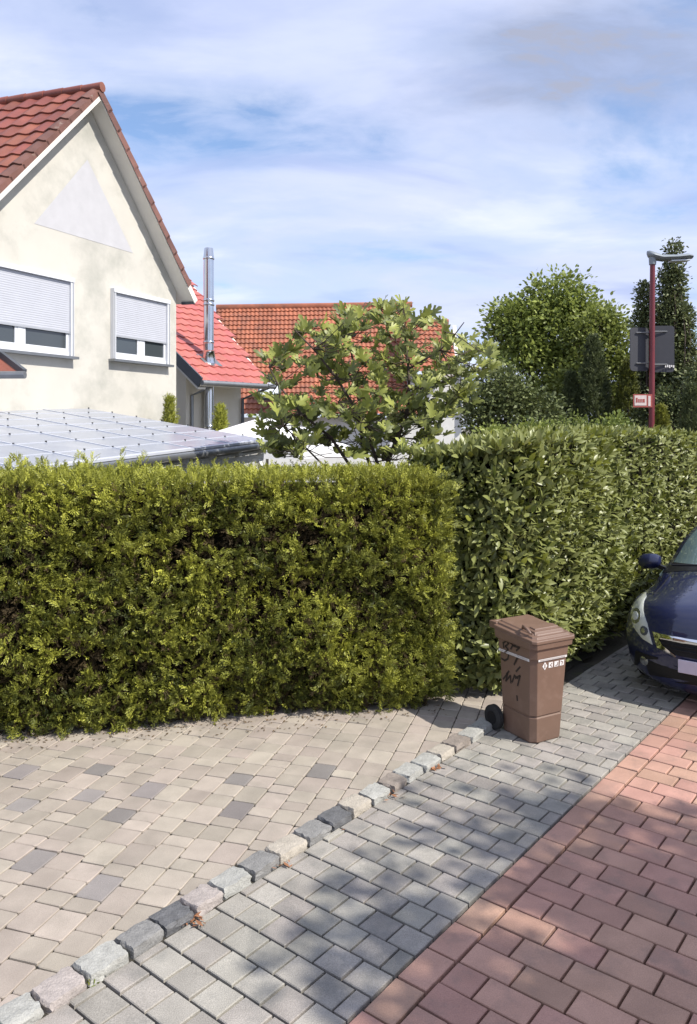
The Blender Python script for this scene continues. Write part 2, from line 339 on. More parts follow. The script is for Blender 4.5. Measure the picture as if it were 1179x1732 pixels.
def clip(poly, n, c):
    """keep the part of the convex 2D polygon with n.p <= c"""
    out = []
    for i in range(len(poly)):
        p, q = poly[i], poly[(i + 1) % len(poly)]
        dp, dq = n[0] * p[0] + n[1] * p[1] - c, n[0] * q[0] + n[1] * q[1] - c
        if dp <= 0: out.append(p)
        if (dp < 0) != (dq < 0) and abs(dp - dq) > 1e-9:
            t = dp / (dp - dq); out.append((p[0] + (q[0] - p[0]) * t, p[1] + (q[1] - p[1]) * t))
    return out
def area(poly): return abs(sum(poly[i][0] * poly[(i + 1) % len(poly)][1] - poly[(i + 1) % len(poly)][0] * poly[i][1] for i in range(len(poly)))) / 2
def paver(poly, h=0.06, cham=0.0045):
    """a stone with a chamfered top edge; top at z = 0"""
    n = len(poly); cx = sum(p[0] for p in poly) / n; cy = sum(p[1] for p in poly) / n
    def ins(p, k):
        d = math.hypot(p[0] - cx, p[1] - cy) or 1; f = max(0.0, 1 - k * 1.35 / d); return (cx + (p[0] - cx) * f, cy + (p[1] - cy) * f)
    vs = [(*p, -h) for p in poly] + [(*p, -cham) for p in poly] + [(*ins(p, cham), 0) for p in poly]
    fs = [tuple(range(2 * n, 3 * n))]
    for i in range(n):
        j = (i + 1) % n
        fs += [(i, j, n + j, n + i), (n + i, n + j, 2 * n + j, 2 * n + i)]
    return vs, fs
def lay(parent, pieces, mat_of, origin_z, limit=300, name='paver'):
    """pieces: (centre Vector xy, rotation, local polygon, key). Nearest in view become parts, the rest one joined part."""
    shared = {}; scored = []
    for i, (c, rz, poly, key, mk) in enumerate(pieces):
        p = Vector((c.x, c.y, origin_z)); scored.append((not in_frame(p), p.length, i))
    scored.sort(); rest = MB()
    for rank, (off, dist, i) in enumerate(scored):
        c, rz, poly, key, mk = pieces[i]
        rz2 = rz + random.gauss(0, 0.006); tx, ty = random.gauss(0, 0.007), random.gauss(0, 0.007); dz = random.gauss(0, 0.0016)
        if rank < limit and not off:
            kk = (key, mk)
            if key is None or kk not in shared:
                vs, fs = paver(poly); me = bpy.data.meshes.new(name); me.from_pydata(vs, [], fs); me.materials.append(mt[mk])
                if key is not None: shared[kk] = me
            else: me = shared[kk]
            o = bpy.data.objects.new(name, me); COL.objects.link(o); o.parent = parent
            o.location = (c.x, c.y, origin_z + dz); o.rotation_euler = (tx, ty, rz2)
        elif mk == mat_of:
            vs, fs = paver(poly); co, si = math.cos(rz2), math.sin(rz2)
            rest.add([(c.x + v[0] * co - v[1] * si, c.y + v[0] * si + v[1] * co, origin_z + dz + v[2]) for v in vs], fs)
    if rest.v:
        rest.build(name + '_field', mat_of, parent, False, kind='stuff')
RA = math.atan2(A.y, A.x)
RZ = RA - math.pi / 2            # local x = across (B), local y = along (A)
V_K0, V_K1 = -3.59, -3.43        # kerb
V_G = -2.28                      # grey / red edge
V_R = -2.094
def rect(w, l, gap=0.014): return [(-w / 2 + gap / 2, -l / 2 + gap / 2), (w / 2 - gap / 2, -l / 2 + gap / 2), (w / 2 - gap / 2, l / 2 - gap / 2), (-w / 2 + gap / 2, l / 2 - gap / 2)]
def strip(name, u0, u1, v0, v1, z, mat):
    o = MB().add([uv(u0, v0, z), uv(u0, v1, z), uv(u1, v1, z), uv(u1, v0, z)], [(0, 1, 2, 3)]).build(name, mat); return tag(o, kind='structure')
pavement = strip('pavement', -6, 40, V_K1 - 0.02, V_G, -0.034, 'bed_grey')
road = strip('road', -6, 40, V_G + 0.001, 6.0, -0.036, 'bed_grey')
# grey pavement in running bond, cut against the kerb
pcs = []; GU, GV = 0.19, 0.197
for r in range(int(1.6 / GU), int(15 / GU)):
    u = r * GU + GU / 2; v = V_G - 0.006 - (GV / 2 if r % 2 else 0.0); first = bool(r % 2)
    if first: pcs.append((uv(u, V_G - 0.006 - GV / 4), RZ, rect(GV / 2, GU), 'half', 'grey'))
    while v > V_K1 + 0.03:
        w = min(GV, v - V_K1)
        if w > 0.06: pcs.append((uv(u, v - w / 2), RZ, rect(w, GU), 'full' if w == GV else ('part%d' % int(w * 1000)), 'grey'))
        v -= GV
lay(pavement, pcs, 'grey', 0.0)
pcs = []; BL = 0.285
for r in range(int(1.5 / BL), int(15 / BL)):
    u = r * BL + BL / 2 + 0.1
    pcs.append((uv(u, (V_G + V_R) / 2), RZ, rect(V_R - V_G - 0.004, BL), 'border', 'red'))
RU, RV = 0.196, 0.29
for r in range(int(1.5 / RU), int(15 / RU)):
    u = r * RU + RU / 2; v = V_R + 0.004; k = r % 2
    if k: pcs.append((uv(u, v + RV * 0.32), RZ, rect(RV * 0.64, RU), 'two_thirds', 'red')); v += RV * 0.64
    while v < 2.4:
        pcs.append((uv(u, v + RV / 2), RZ, rect(RV, RU), 'full', 'red')); v += RV
lay(road, pcs, 'red', 0.0)
# beige driveway: rows of three stone lengths laid at a slight angle, trimmed along the kerb
DZ = 0.022
dpoly = [uv(0.5, V_K0, DZ - 0.015), uv(9.4, V_K0, DZ - 0.015), Vector((-1.0, 9.2, DZ - 0.015)), Vector((-7.5, 8.0, DZ - 0.015)), Vector((-7.5, 0.5, DZ - 0.015))]
driveway = MB().add(dpoly, [(0, 1, 2, 3, 4)]).build('driveway', 'sand'); tag(driveway, kind='structure')
ang = R(90 - 16.8); ca, sa = math.cos(ang), math.sin(ang)
pcs = []; RW = 0.192; rr = random.Random(21)
dark_px = [(38, 1302), (162, 1298), (262, 1324), (143, 1346), (38, 1363), (226, 1391), (392, 1322), (389, 1371), (533, 1309), (52, 1451), (145, 1508)]
dark_g = [ground(*p, DZ) for p in dark_px]
for row in range(-30, 18):
    w = row * RW; l = 2.2 + rr.random() * 0.2
    while l < 9.0:
        ln = rr.choice([0.125, 0.185, 0.185, 0.245, 0.245])
        # row axis = (ca, sa); across = (sa, -ca)
        lc = l + ln / 2; wc_ = w + RW / 2
        c = Vector((ca * lc + sa * wc_, sa * lc - ca * wc_, 0)); l += ln
        if c.x < -6.2 or c.y > 8.3: continue
        poly = []
        for (px_, py_), (qx, qy) in zip(rect(ln, RW, 0.008), ((1, 1), (-1, 1), (-1, -1), (1, -1))):
            k1, k2 = 0.006 + rr.random() * 0.012, 0.006 + rr.random() * 0.012; e1, e2 = (px_ + qx * k1, py_), (px_, py_ + qy * k2)
            poly += [e2, e1] if qx * qy > 0 else [e1, e2]
        # clip against the kerb line in local coordinates
        v = c.dot(B); nl = (B.x * ca + B.y * sa, B.x * -sa + B.y * ca)
        p2 = clip(poly, nl, V_K0 - 0.004 - v)
        if len(p2) < 3 or area(p2) < 0.0025: continue
        whole = len(p2) == 8 and abs(area(p2) - area(poly)) < 1e-6
        mk = 'beige'
        pcs.append([c, ang, p2, ('l%d' % int(ln * 1000)) if whole else None, mk])
for dg in dark_g:
    full = [q for q in pcs if q[3] in ('l185', 'l245') and q[4] == 'beige']
    q = min(full, key=lambda q: (q[0] - Vector((dg.x, dg.y, 0))).length); q[4] = 'beige_dark'
lay(driveway, pcs, 'beige', DZ)
# granite setts of the kerb
kpx = [(-45, 1748), (25, 1705), (95, 1665), (172, 1618), (237, 1575), (290, 1545), (342, 1515), (392, 1486), (438, 1457), (485, 1427), (530, 1400), (568, 1378), (603, 1357),
       (634, 1336), (664, 1318), (692, 1302), (719, 1283), (749, 1268), (772, 1252), (796, 1236), (820, 1222)]
kmat = [0, 0, 1, 0, 2, 3, 1, 0, 2, 4, 2, 3, 4, 0, 5, 0, 0, 4, 5, 0, 0]
klab = None
kus = [ground(*p, 0.05).dot(A) for p in kpx]
kerb = empty('kerb', uv(2.2, (V_K0 + V_K1) / 2, 0), 'low kerb row of mixed granite setts between beige driveway and grey paving', 'kerb')
kb = MB().add([uv(1.4, V_K0 - 0.012, -0.010), uv(1.4, V_K1 + 0.012, -0.010), uv(8.9, V_K1 + 0.012, -0.010), uv(8.9, V_K0 - 0.012, -0.010)], [(0, 1, 2, 3)]).build('joint_bed', 'sand', kerb)
def sett(u0, u1, mk, rs, low=0.0):
    l = u1 - u0; w = V_K1 - V_K0; bm = bmesh.new(); bmesh.ops.create_cube(bm, size=1.0)
    bmesh.ops.subdivide_edges(bm, edges=bm.edges[:], cuts=5, use_grid_fill=True)
    for v in bm.verts:
        p = v.co * 2; k = (abs(p.x) ** 15 + abs(p.y) ** 15 + abs(p.z) ** 15) ** (1 / 15)
        p = p / max(k, 1e-6) * max(abs(p.x), abs(p.y), abs(p.z))
        v.co = Vector((p.x * w / 2, p.y * l / 2, p.z * 0.055)) + Vector((rs.gauss(0, .0042), rs.gauss(0, .0045), rs.gauss(0, .0024)))
    me = bpy.data.meshes.new('sett'); bm.to_mesh(me); bm.free(); me.materials.append(mt[mk])
    me.polygons.foreach_set('use_smooth', [True] * len(me.polygons)); me.set_sharp_from_angle(angle=R(32))
    o = bpy.data.objects.new('sett', me); link(o, kerb, False)
    c = uv((u0 + u1) / 2, (V_K0 + V_K1) / 2 + rs.gauss(0, .006), 0.055 - 0.055 + 0.0 - low) - kerb.location
    o.location = c; o.rotation_euler = (rs.gauss(0, .03), rs.gauss(0, .03), RZ + rs.gauss(0, .05)); return o
rs = random.Random(5)
for i, u in enumerate(kus):
    lo = (kus[i - 1] + u) / 2 if i else u - 0.1; hi = (kus[i + 1] + u) / 2 if i + 1 < len(kus) else u + 0.1
    sett(lo + 0.009, hi - 0.010, 'stone%d' % kmat[i], rs, 0.004 * rs.random())

# ================================================================== HEDGES
T0, T1 = Vector((-5.4, 6.22, 0)), Vector((0.94, 7.62, 0))         # foot of the thuja face
TD = (T1 - T0).normalized(); TN = Vector((TD.y, -TD.x, 0)); TLEN = (T1 - T0).length
TH, TDEP = 2.285, 1.0
def thuja_point(s, z):
    """point on the front face; the foot is set back, the belly swells"""
    f = np.clip(z / TH, 0, 1)
    out = -0.13 * (1 - f) ** 6 + 0.05 * np.sin(f * 3.1) - 0.07 * f ** 6
    P = np.array(T0)[None] + np.outer(s, np.array(TD)); P[:, 2] = z
    lump = 0.075 * vnoise(P * np.array([2.6, 2.6, 2.2]), 3) + 0.06 * vnoise(P * 5.5, 4)
    return P + np.outer(out + lump, np.array(TN))
spray_v, spray_f = [], []
def lobe(a, b, w, lift=0.0):
    a, b = np.array(a, float), np.array(b, float); d = b - a; s = np.array([d[1], -d[0], 0]); s = s / np.linalg.norm(s) * w; m = a + d * 0.55
    o = len(spray_v); m1 = m + s; m2 = m - s; m1[2] += lift; m2[2] += lift
    spray_v.extend([a, m1, b, m2]); spray_f.append((o, o + 1, o + 2, o + 3))
SPRAYS = []
for q0 in range(3):
    spray_v, spray_f = [], []; rq = random.Random(q0 + 3); bend = (0.16, -0.12, 0.05)[q0]
    ax = lambda y: (bend * y * y, y, -0.30 * y * y)
    for a_, b_ in ((0, .36), (.33, .7), (.66, 1.0)): lobe(ax(a_), ax(b_), 0.055, 0.03)
    for k in range(9):
        y0 = 0.06 + k * 0.095 + rq.uniform(-.03, .03); an = R(rq.uniform(32, 66)) * (1 if k % 2 else -1); ln = rq.uniform(.22, .46) * (1 - 0.35 * y0)
        p0 = np.array(ax(y0)); m_ = p0 + np.array([math.sin(an) * ln * .6, math.cos(an) * ln * .6, .06]); an2 = an * rq.uniform(.1, .7)
        e_ = m_ + np.array([math.sin(an2) * ln * .5, math.cos(an2) * ln * .5, -rq.uniform(.0, .22)])
        lobe(p0, m_, 0.05, 0.02); lobe(m_ - (m_ - p0) * .2, e_, 0.045, 0.0)
    SPRAYS.append((spray_v, spray_f))
def tuft_sprays(centers, normals, per, spread, size, tints, seed, upbias=0.55, droop=0.0):
    r = np.random.default_rng(seed); n = len(centers)
    pos = np.repeat(centers, per, 0); nn = np.repeat(normals, per, 0); ti = np.repeat(tints, per)
    off = r.normal(size=pos.shape) * spread; pos = pos + off
    d = nn * 0.75 + np.array([0, 0, upbias]) + r.normal(size=pos.shape) * 0.55 + off / max(spread, 1e-6) * 0.28
    pl = nn * 0.35 + r.normal(size=pos.shape) * np.array([1.0, 1.0, 0.45])
    sc = size * r.uniform(0.65, 1.3, len(pos)); ti = np.clip(ti + r.normal(size=len(pos)) * 0.20, 0, 1)
    return pos, d, pl, sc, ti
thuja = empty('thuja_hedge', (T0 + T1) / 2, 'clipped yellow-green thuja hedge along the beige driveway', 'hedge')
# added dark mass that stops light passing straight through the hedge
ss = np.linspace(0.0, TLEN - 0.06, 60); zs = np.linspace(0.05, TH - 0.10, 22)
core = MB(); gv = []
for z in zs:
    p = thuja_point(ss, np.full_like(ss, z)) - np.array(TN) * 0.24; gv.append(p)
gv = np.array(gv); n1, n2 = gv.shape[:2]; back = np.array(TN) * -TDEP
vv = [tuple(x) for x in gv.reshape(-1, 3)]; nfront = len(vv)
vv += [tuple(np.array([x[0], x[1], z]) + back * 0.75) for z in (zs[0], zs[-1]) for x in gv[0]]
fs = [(i * n2 + j, i * n2 + j + 1, (i + 1) * n2 + j + 1, (i + 1) * n2 + j) for i in range(n1 - 1) for j in range(n2 - 1)]
tb, tt = nfront, nfront + n2
fs += [((n1 - 1) * n2 + j, (n1 - 1) * n2 + j + 1, tt + j + 1, tt + j) for j in range(n2 - 1)]
fs += [(tb + j + 1, tb + j, tt + j, tt + j + 1) for j in range(n2 - 1)]
for e in (0, n2 - 1):
    fs += [(i * n2 + e, (i + 1) * n2 + e, tt + e, tb + e) if i == n1 - 2 else (i * n2 + e, (i + 1) * n2 + e, tb + e) for i in range(n1 - 1)]
core.v, core.f = vv, fs; core.build('light_block_core', 'core', thuja)
r = RNG
gs = 0.092; ga, gb_ = np.meshgrid(np.arange(0, TLEN, gs), np.arange(0.05, TH, gs * 0.95)); ga = ga + (np.arange(ga.shape[0]) % 2)[:, None] * gs / 2
s = (ga + r.normal(size=ga.shape) * 0.024).ravel(); z = np.clip((gb_ + r.normal(size=ga.shape) * 0.026).ravel(), 0.03, TH); nf = len(s)
P = thuja_point(s, z); hol = vnoise(P * np.array([5.2, 5.2, 4.4]), 19) + 0.5 * vnoise(P * 12.0, 20) + r.normal(size=nf) * 0.25
ok_ = (hol > -0.60) | (z > TH - 0.3); s, z, P = s[ok_], z[ok_], P[ok_]; nf = len(s); lump = vnoise(P * np.array([5., 5., 4.]), 9)
nor = np.tile(np.array(TN), (nf, 1)) + np.outer(np.clip((z - TH + 0.25) / 0.25, 0, 1), [0, 0, 1.0]) - np.outer(np.clip((0.3 - z) / 0.3, 0, 1), [0, 0, .6])
P = P + nor * (r.normal(size=nf) * 0.045 - 0.085)[:, None]
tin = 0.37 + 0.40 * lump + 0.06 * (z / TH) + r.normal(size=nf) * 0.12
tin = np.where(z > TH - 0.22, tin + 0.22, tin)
parts = [tuft_sprays(P, nrm(nor), 13, 0.020, 0.100, tin, 11, 0.42)]
nb_ = 9000                                                            # dry brown growth inside
sb_, zb_ = r.uniform(0, TLEN, nb_), r.uniform(0.02, TH - 0.05, nb_); Pb = thuja_point(sb_, zb_) - np.outer(r.uniform(0.07, 0.2, nb_), np.array(TN))
me = scatter_mesh('dry_twigs', spray_v, spray_f, Pb, np.array(TN) * 0.5 + r.normal(size=Pb.shape) * 0.7, r.normal(size=Pb.shape), r.uniform(0.07, 0.13, nb_), r.uniform(0, 1, nb_)); add_obj('dry_twigs', me, 'drytwig', thuja, kind='stuff')
nt_ = 800                                                             # top and its taller shoots
s = r.uniform(0, TLEN, nt_); q = r.uniform(0, 0.9, nt_)
P = np.array(T0)[None] + np.outer(s, np.array(TD)) - np.outer(q + 0.06, np.array(TN)); P[:, 2] = TH - 0.03
P[:, 2] += 0.045 * vnoise(P * 3.5, 6) + 0.03 * vnoise(P * 9.0, 8)
parts.append(tuft_sprays(P, np.tile([0, 0, 1.0], (nt_, 1)), 7, 0.045, 0.085, np.full(nt_, 0.62), 12, 0.9))
nt_ = 420                                                             # upright leaders
s = r.uniform(0, TLEN, nt_); q = r.uniform(-0.03, 0.85, nt_)
P = np.array(T0)[None] + np.outer(s, np.array(TD)) - np.outer(q, np.array(TN)); hh = np.abs(r.normal(size=nt_)) * (0.03 + 0.075 * (s < 3.7)); P[:, 2] = TH + hh
P2 = np.concatenate([P, P - np.outer(hh * 0.5, [0, 0, 1])]); parts.append(tuft_sprays(P2, np.tile([0, 0, 1.0], (len(P2), 1)), 4, 0.014, 0.075, np.full(len(P2), 0.66), 13, 1.6))
ne = 560                                                              # right-hand end
q = r.uniform(0, 0.9, ne); z = r.uniform(0.12, TH, ne)
P = np.array(T1)[None] - np.outer(q, np.array(TN)) + np.outer(r.normal(size=ne) * 0.04, np.array(TD)); P[:, 2] = z
parts.append(tuft_sprays(P, np.tile(np.array(TD), (ne, 1)), 7, 0.045, 0.085, np.full(ne, 0.4), 14))
cat_ = [np.concatenate(x) for x in zip(*parts)]
for q0 in range(3):
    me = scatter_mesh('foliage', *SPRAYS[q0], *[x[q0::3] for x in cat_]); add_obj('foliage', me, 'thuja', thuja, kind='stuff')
for k in range(11):                                                   # stems at the foot
    sx_ = 0.3 + k * 0.6; p = T0 + TD * sx_ - TN * 0.32
    MB().tube([p, p + Vector((0.01, 0.0, 0.5)), p + Vector((-0.01, 0.01, 1.2))], [0.03, 0.026, 0.018], 7).build('trunk', 'bark', thuja, smooth=True)

# ---- cherry laurel
def leaf_shape(asp=0.36, fold=0.10, curl=0.12, n=5):
    """elliptic leaf along +y, length 1"""
    vs = []; fs = []
    ys = np.linspace(0, 1, n); mid = []; lf = []; rt = []
    for i, y in enumerate(ys):
        w = asp * 0.5 * math.sin(math.pi * min(1, y ** 0.85)) if 0 < i < n - 1 else 0.0
        zc = -curl * (y - 0.3) ** 2
        mid.append(len(vs)); vs.append((0, y, zc))
        if w > 0:
            lf.append(len(vs)); vs.append((-w, y, zc + fold * w * 2)); rt.append(len(vs)); vs.append((w, y, zc + fold * w * 2))
        else: lf.append(mid[-1]); rt.append(mid[-1])
    for i in range(n - 1):
        for a, flip in ((lf, False), (rt, True)):
            q = [mid[i], mid[i + 1], a[i + 1], a[i]]; q = [x for j, x in enumerate(q) if x not in q[:j]]
            if flip: q = q[::-1]
            fs.append(tuple(q[::-1]))
    return vs, fs
LV, LF = leaf_shape()
V_L = -3.47                                                          # laurel face along the street
corner = uv(6.98, V_L, 0)
LFRONT = Vector((0.95, 7.66, 0))
# plan outline of the face: front end, rounded corner, then along the street, lower and set back past the gap
path = [Vector((0.66, 8.22, 0)), Vector((1.12, 7.93, 0)), Vector((1.50, 7.84, 0)), Vector((1.74, 7.93, 0)), uv(7.60, V_L, 0), uv(8.6, V_L + 0.02, 0), uv(10.2, V_L - 0.02, 0), uv(12.0, V_L + 0.02, 0), uv(14.5, V_L, 0), uv(17.5, V_L, 0), uv(22.0, V_L, 0)]
cum = np.concatenate([[0], np.cumsum([(path[i + 1] - path[i]).length for i in range(len(path) - 1)])]); LLEN = cum[-1]
pa = np.array([tuple(p) for p in path])
def lpos(s):
    P = np.stack([np.interp(s, cum, pa[:, k]) for k in range(3)], 1)
    e = 0.12; D = np.stack([np.interp(s + e, cum, pa[:, k]) - np.interp(s - e, cum, pa[:, k]) for k in range(3)], 1); D = nrm(D)
    return P, np.stack([D[:, 1], -D[:, 0], np.zeros(len(s))], 1)
def ltop(s):
    return np.interp(s, [0, 0.6, 1.2, 3.0, 5.5, 7.2, 9.5, 13, LLEN], [2.50, 2.56, 2.62, 2.72, 2.76, 2.66, 2.52, 2.40, 2.36])
laurel = empty('laurel_hedge', (corner.x, corner.y, 0), 'glossy cherry laurel hedge rounding the corner behind the brown bin', 'hedge')
# added dark mass, blocks the light behind the laurel leaves
cs = np.linspace(0.05, LLEN, 70); Pc, Nc = lpos(cs); rows = []
for f in np.linspace(0.03, 0.965, 14):
    p = Pc - Nc * (0.22 + 0.25 * max(0, 0.25 - f) + 0.10 * max(0, f - 0.85) / 0.15); p = p.copy(); p[:, 2] = ltop(cs) * f; rows.append(p)
pb = Pc - Nc * 1.15; pb = pb.copy(); pb[:, 2] = ltop(cs) * 0.965; rows.append(pb); pb2 = pb.copy(); pb2[:, 2] = 0.05; rows.append(pb2)
gv = np.array(rows); n1, n2 = gv.shape[:2]
core = MB(); core.v = [tuple(x) for x in gv.reshape(-1, 3)]
core.f = [(i * n2 + j, i * n2 + j + 1, (i + 1) * n2 + j + 1, (i + 1) * n2 + j) for i in range(n1 - 1) for j in range(n2 - 1)]
core.build('light_block_core', 'core', laurel)
nl = 38000
ssamp = np.concatenate([r.uniform(0, 4.2, int(nl * 0.46)), r.uniform(4.2, LLEN, nl - int(nl * 0.46))])
P, Nn = lpos(ssamp); hz = ltop(ssamp); f = r.uniform(0.03, 1.0, nl); zc = f * hz
bulge = -0.17 * np.clip(0.16 - f, 0, 1) / 0.16 + 0.06 * np.sin(f * 3.1) - 0.10 * np.clip(f - 0.88, 0, 1) / 0.12
P[:, 2] = zc; lumps = 0.09 * vnoise(P * 1.9, 21) + 0.065 * vnoise(P * 4.8, 22)
depth = np.abs(r.normal(size=nl)) * 0.10
P = P + Nn * (bulge + lumps - depth)[:, None]
topn = int(nl * 0.26); idx = r.choice(nl, topn, replace=False)       # the flat top
P[idx] -= Nn[idx] * r.uniform(0.0, 1.0, topn)[:, None]; P[idx, 2] = hz[idx] - 0.02 + 0.05 * vnoise(P[idx] * 3.2, 23) - depth[idx] * 0.7
up = np.zeros(nl); up[idx] = 1.0
d = Nn * 0.55 + np.array([0, 0, 0.45]) + r.normal(size=P.shape) * 0.62; d[idx] += np.array([0, 0, 0.55])
nn = Nn * 0.75 + np.array([0, 0, 0.65]) + r.normal(size=P.shape) * 0.42
dist = np.linalg.norm(P, axis=1)
size = r.uniform(0.065, 0.128, nl) * np.where(ssamp < 1.6, 1.32, 1.0)
tint = np.clip(0.36 + 0.16 * (lumps / 0.08) - depth * 1.2 + r.normal(size=nl) * 0.24 + up * 0.28 - 0.14 * (ssamp < 1.1), 0, 1)  # deeper leaves darker; shade of the front end painted in as lower tint
# 300 leaves that show largest become single parts
vis = (ssamp > 0.35) & (ssamp < 3.4) & (depth < 0.05) & (P[:, 2] > 0.9)
score = np.where(vis, size / dist, 0); big = np.argsort(-score)[:300]
keep = np.ones(nl, bool); keep[big] = False
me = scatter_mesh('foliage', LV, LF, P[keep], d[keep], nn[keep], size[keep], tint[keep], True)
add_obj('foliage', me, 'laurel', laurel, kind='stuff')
def leaf_objs(parent, name, LV, LF, P, d, nn, size, tint, mat):
    levels = []
    for tv in (0.1, 0.3, 0.5, 0.75):
        me = bpy.data.meshes.new(name); me.from_pydata([tuple(v) for v in LV], [], LF); a = me.attributes.new('tint', 'FLOAT', 'POINT'); a.data.foreach_set('value', [tv] * len(LV))
        me.polygons.foreach_set('use_smooth', [True] * len(me.polygons)); me.materials.append(mt[mat]); levels.append((tv, me))
    s_, d_, n_ = frames(d, nn); base = Vector(parent.location)
    for i in range(len(P)):
        me = min(levels, key=lambda q: abs(q[0] - tint[i]))[1]
        o = bpy.data.objects.new(name, me); COL.objects.link(o); o.parent = parent
        k = size[i]; m = Matrix(((s_[i][0] * k, d_[i][0] * k, n_[i][0] * k, P[i][0] - base.x), (s_[i][1] * k, d_[i][1] * k, n_[i][1] * k, P[i][1] - base.y), (s_[i][2] * k, d_[i][2] * k, n_[i][2] * k, P[i][2] - base.z), (0, 0, 0, 1)))
        o.matrix_local = m
leaf_objs(laurel, 'leaf', LV, LF, P[big], d[big], nn[big], size[big], tint[big], 'laurel')

# ================================================================== TREES
CV, CF = leaf_shape(0.62, 0.06, 0.10, 4)
def limb(mb, a, b, r0, r1, bend=0.1, rs=random):
    a, b = Vector(a), Vector(b); L_ = (b - a).length; pts = []; rad = []
    o1 = Vector((rs.gauss(0, 1), rs.gauss(0, 1), rs.gauss(0, .5))) * bend * L_
    for k in range(6):
        t = k / 5; pts.append(a.lerp(b, t) + o1 * math.sin(t * math.pi) * 0.6); rad.append(r0 + (r1 - r0) * t)
    mb.tube(pts, rad, 6)
    return pts
def crown_tree(name, label, base, height, blobs, leaves, lsize, mat, seed, trunk_r=0.12, group=None, cat='tree', bark='bark', hollow=0.45, clump=0.28, tint0=0.4, per=22, parent_kind=None):
    """blobs: (centre, radii) ellipsoids in world coordinates; leaves gather in clumps through the volume"""
    rr = np.random.default_rng(seed); rs = random.Random(seed)
    t = empty(name, base, label, cat, group); base = Vector(base)
    mb = MB(); top = Vector((base.x + rs.gauss(0, .1), base.y, base.z + height * 0.8)); tr = limb(mb, base, top, trunk_r, trunk_r * 0.3, 0.03, rs)
    vol = np.array([b[1][0] * b[1][1] * b[1][2] for b in blobs]) ** 0.75; vol = vol / vol.sum()
    Ps, Ds, Ns, Ts = [], [], [], []
    nc = max(1, leaves // per)
    for (c, rad), w in zip(blobs, vol):
        c = np.array(c); rad = np.array(rad); k = max(3, int(nc * w))
        dirs = nrm(rr.normal(size=(k, 3))); rho = hollow + (1 - hollow) * rr.uniform(0, 1, k) ** 0.6
        cen = c + dirs * rho[:, None] * rad * (1 + 0.16 * vnoise(dirs * 3.0 + c, seed))[:, None]
        for q in cen[:max(3, k // 9)]:
            a = tr[2 + rs.randrange(3)]; limb(mb, a, Vector(tuple(q)), trunk_r * 0.22, 0.008, 0.12, rs)
        pos = np.repeat(cen, per, 0); out = np.repeat(dirs, per, 0); off = rr.normal(size=pos.shape) * clump * 0.5; off[:, 2] *= 0.8
        ct = np.repeat(rr.normal(size=k) * 0.17, per)
        Ps.append(pos + off); Ds.append(out * 0.5 + off / clump + rr.normal(size=pos.shape) * 0.5); Ns.append(out * 0.5 + np.array([0, 0, 0.7]) + rr.normal(size=pos.shape) * 0.5)
        Ts.append(tint0 + ct + rr.normal(size=len(pos)) * 0.12)
    P = np.concatenate(Ps); n = len(P)
    me = scatter_mesh('crown', CV, CF, P, np.concatenate(Ds), np.concatenate(Ns), lsize * rr.uniform(0.6, 1.25, n), np.clip(np.concatenate(Ts), 0, 1), True)
    mb.build('trunk', bark, t, smooth=True); add_obj('crown', me, mat, t); return t
def E(px, py, d, rx, ry=None, rz=None):
    """ellipsoid from pixel centre, distance and pixel radii"""
    k = d / F; return (tuple(at(px, py, d)), (rx * k, (ry if ry else rx) * k, (rz if rz else rx) * k))
# tall leafy tree and the ones round it, behind the laurel hedge
p = at(938, 720, 25); crown_tree('broadleaf_tree', 'tall rounded green tree behind the laurel hedge', (p.x, p.y, 0), 5.6,
    [E(930, 560, 25, 84, 60, 68), E(942, 500, 25, 48, 40, 40), E(880, 560, 25.2, 54, 50, 56), E(985, 545, 25, 42, 40, 42), E(900, 640, 24.6, 74, 50, 60), E(856, 540, 25.4, 30, 26, 28)], 19000, 0.15, 'broad', 31, 0.14, clump=0.38, tint0=0.42)
p = at(1030, 720, 23.5); crown_tree('broadleaf_tree', 'bright yellow-green tree just left of the lamp post', (p.x, p.y, 0), 4.8,
    [E(1010, 590, 23.5, 58, 50, 56), E(1022, 548, 23.5, 34, 34, 28), E(1045, 640, 23.4, 40, 40, 60), E(975, 650, 23.3, 40, 40, 50)], 9500, 0.135, 'broad', 32, 0.1, clump=0.34, tint0=0.58)
p = at(838, 720, 20); crown_tree('garden_shrub', 'dark feathery shrub between the fig tree and the tall tree', (p.x, p.y, 0), 3.4,
    [E(836, 660, 20, 46, 40, 46), E(852, 690, 19.6, 60, 40, 50), E(905, 700, 19.4, 55, 40, 40), E(810, 700, 19.8, 30, 30, 40)], 7000, 0.11, 'dense', 33, 0.06, cat='shrub', clump=0.3, tint0=0.62)
p = at(1136, 720, 21); col_t = crown_tree('columnar_tree', 'slim columnar tree with a pointed tip beside the lamp', (p.x, p.y, 0), 7.2,
    [E(1138, 428, 21, 9, 9, 24), E(1137, 478, 21, 20, 18, 36), E(1136, 540, 21, 30, 24, 44), E(1140, 610, 21, 36, 28, 56), E(1142, 690, 21, 40, 30, 70), E(1153, 560, 21, 15, 15, 60)], 24000, 0.095, 'column', 34, 0.12, clump=0.17, tint0=0.42, hollow=0.3, per=16)
p = at(1091, 720, 21.6); crown_tree('columnar_tree', 'shorter columnar tree half hidden by the lamp post', (p.x, p.y, 0), 5.8,
    [E(1091, 505, 21.6, 10, 10, 26), E(1090, 560, 21.6, 16, 14, 40), E(1092, 640, 21.6, 20, 16, 60)], 8000, 0.095, 'column', 35, 0.08, clump=0.17, tint0=0.42, hollow=0.3, per=16)
